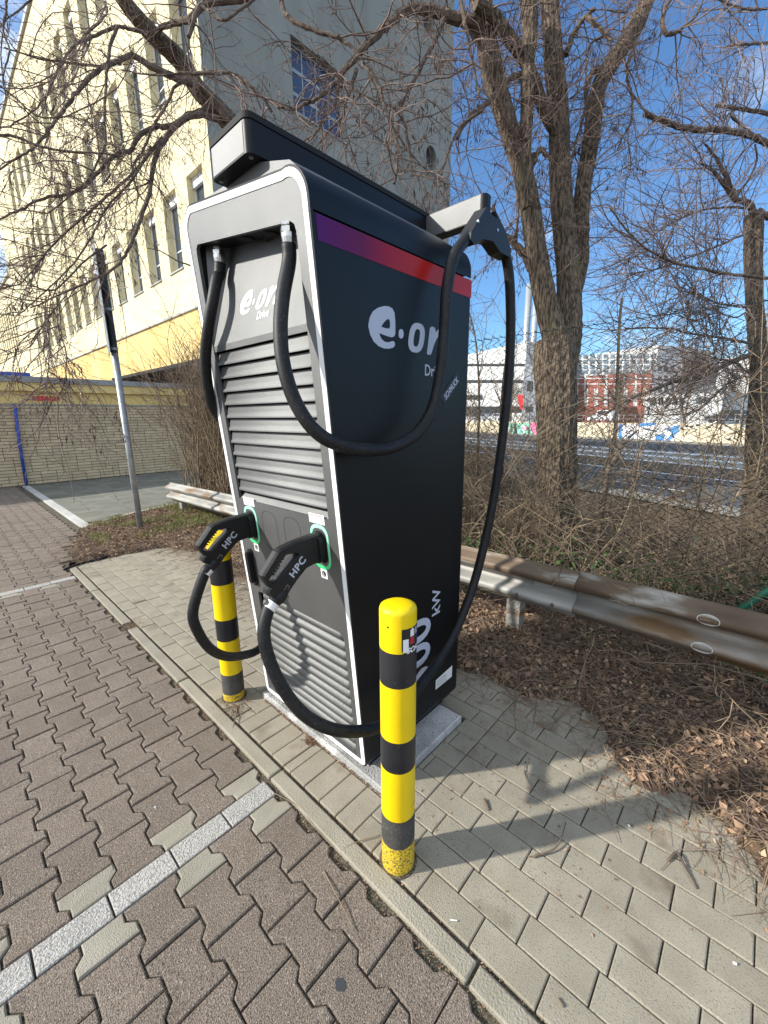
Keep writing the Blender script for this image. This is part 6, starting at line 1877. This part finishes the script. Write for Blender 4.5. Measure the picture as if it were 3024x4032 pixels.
# banner, poles, vans
f = pplane(58)
bn = tag(empty('banner_pole', tuple(np.append(f(2066, 1640)[:2], 0))), 'pole with a red banner in front of the white hall', 'banner')
p = f(2066, 1640); V, F = tube([(p[0], p[1], ZR), (p[0], p[1], f(2066, 1495)[2])], .08, 8); obj('pole', V, F, M['railing'], bn)
obj('banner', [f(2036, 1555), f(2060, 1555), f(2060, 1612), (f(2048, 1612))], [(0, 3, 2, 1)], M['red'], bn)
p = f(2917, 1640); V, F = tube([(p[0], p[1], ZR), (p[0], p[1], f(2917, 1470)[2])], .07, 8)
tag(obj('lamp_post', V, F, M['railing'], None, loc=(p[0], p[1], 0)), 'slim grey lamp post beyond the wall near the right edge', 'lamp post')
f = pplane(60)
def car(xm, wpx, lab, col, h=1.5, grp='vehicles parked beyond the wall'):
    c_ = f(xm, 1640); c0 = np.array([c_[0], c_[1], zt_*0 + .35])
    ln = 4.4
    root = tag(empty('parked_car', (c0[0], c0[1], .35)), lab, 'car', grp)
    def W(s, n, z): return (c0[0] + rv[0]*s + rn[0]*n, c0[1] + rv[1]*s + rn[1]*n, c0[2] + z)
    body = [(-2.2, .25), (2.15, .25), (2.2, .65), (1.9, .85), (1.0, .95), (.45, h), (-1.5, h), (-2.1, .95), (-2.25, .6)]
    if sign_area(body) < 0: body = body[::-1]
    prism([body], lambda x, y, d: np.array(W(x, -d, y)), -.85, .85).obj('body', mat('car_paint', col, .3), root)
    prism([[(-1.35, .98), (.35, .98), (.25, h - .1), (-1.3, h - .1)][::1]], lambda x, y, d: np.array(W(x, -.862, y)), None, 0).obj('side_window', M['bgdark'], root)
    for s in (-1.35, 1.35):
        V, F = tube([W(s, -.88, .32), W(s, -.66, .32)], .32, 14); obj('wheel', V, F, M['blackp'], root)
car(2375, 90, 'white van like car parked behind the wall right of the main trunk', (.75, .76, .78), 1.75)
car(1960, 60, 'pale car parked behind the wall left of the main trunk', (.6, .62, .64))
car(2870, 70, 'dark car parked behind the wall near the right edge', (.03, .035, .045))
car(1905, 60, 'grey car parked behind the wall close beside the station', (.25, .27, .30))
# distant row of bare trees closing the view between buildings
def far_tree(x, h_, D_, lab):
    f = pplane(D_); p = f(x, 1640); root = tag(empty('far_tree', (p[0], p[1], 0)), lab, 'tree', 'far bare trees')
    tr_ = np.array([[p[0], p[1], ZR], [p[0] + .1, p[1], h_*.3], [p[0], p[1], h_*.6], [p[0] + .2, p[1], h_*.95]])
    V, F = tube(smooth_path(tr_, 4), np.linspace(.2, .05, 13), 7); obj('trunk', V, F, M['bark2'], root)
    src = resample(tr_, 10)[None]
    A = grow(src, 40, 2, 4.2, ang=(25, 60), wob=.15, bias=(0, 0, .2), K=7, t0=.25); B = grow(A, 300, .8, 2, K=5, wob=.2, bias=(0, 0, .1)); C_ = grow(B, 900, .3, 1, K=4, wob=.25)
    V, F = join([tubes(A, taper(len(A), 7, .06, .02)), tubes(B, taper(len(B), 5, .025, .012)), tubes(C_, taper(len(C_), 4, .014, .008))]); obj('crown', V, F, M['bark2'], root, kind='stuff')
far_tree(2700, 9.5, 62, 'bare round tree beyond the wall between brick block and white building')
far_tree(2430, 7.5, 64, 'small bare tree standing in front of the red brick block')
far_tree(2010, 8, 62, 'bare tree in front of the white factory hall')
far_tree(2870, 10, 66, 'bare tree in front of the large white building')
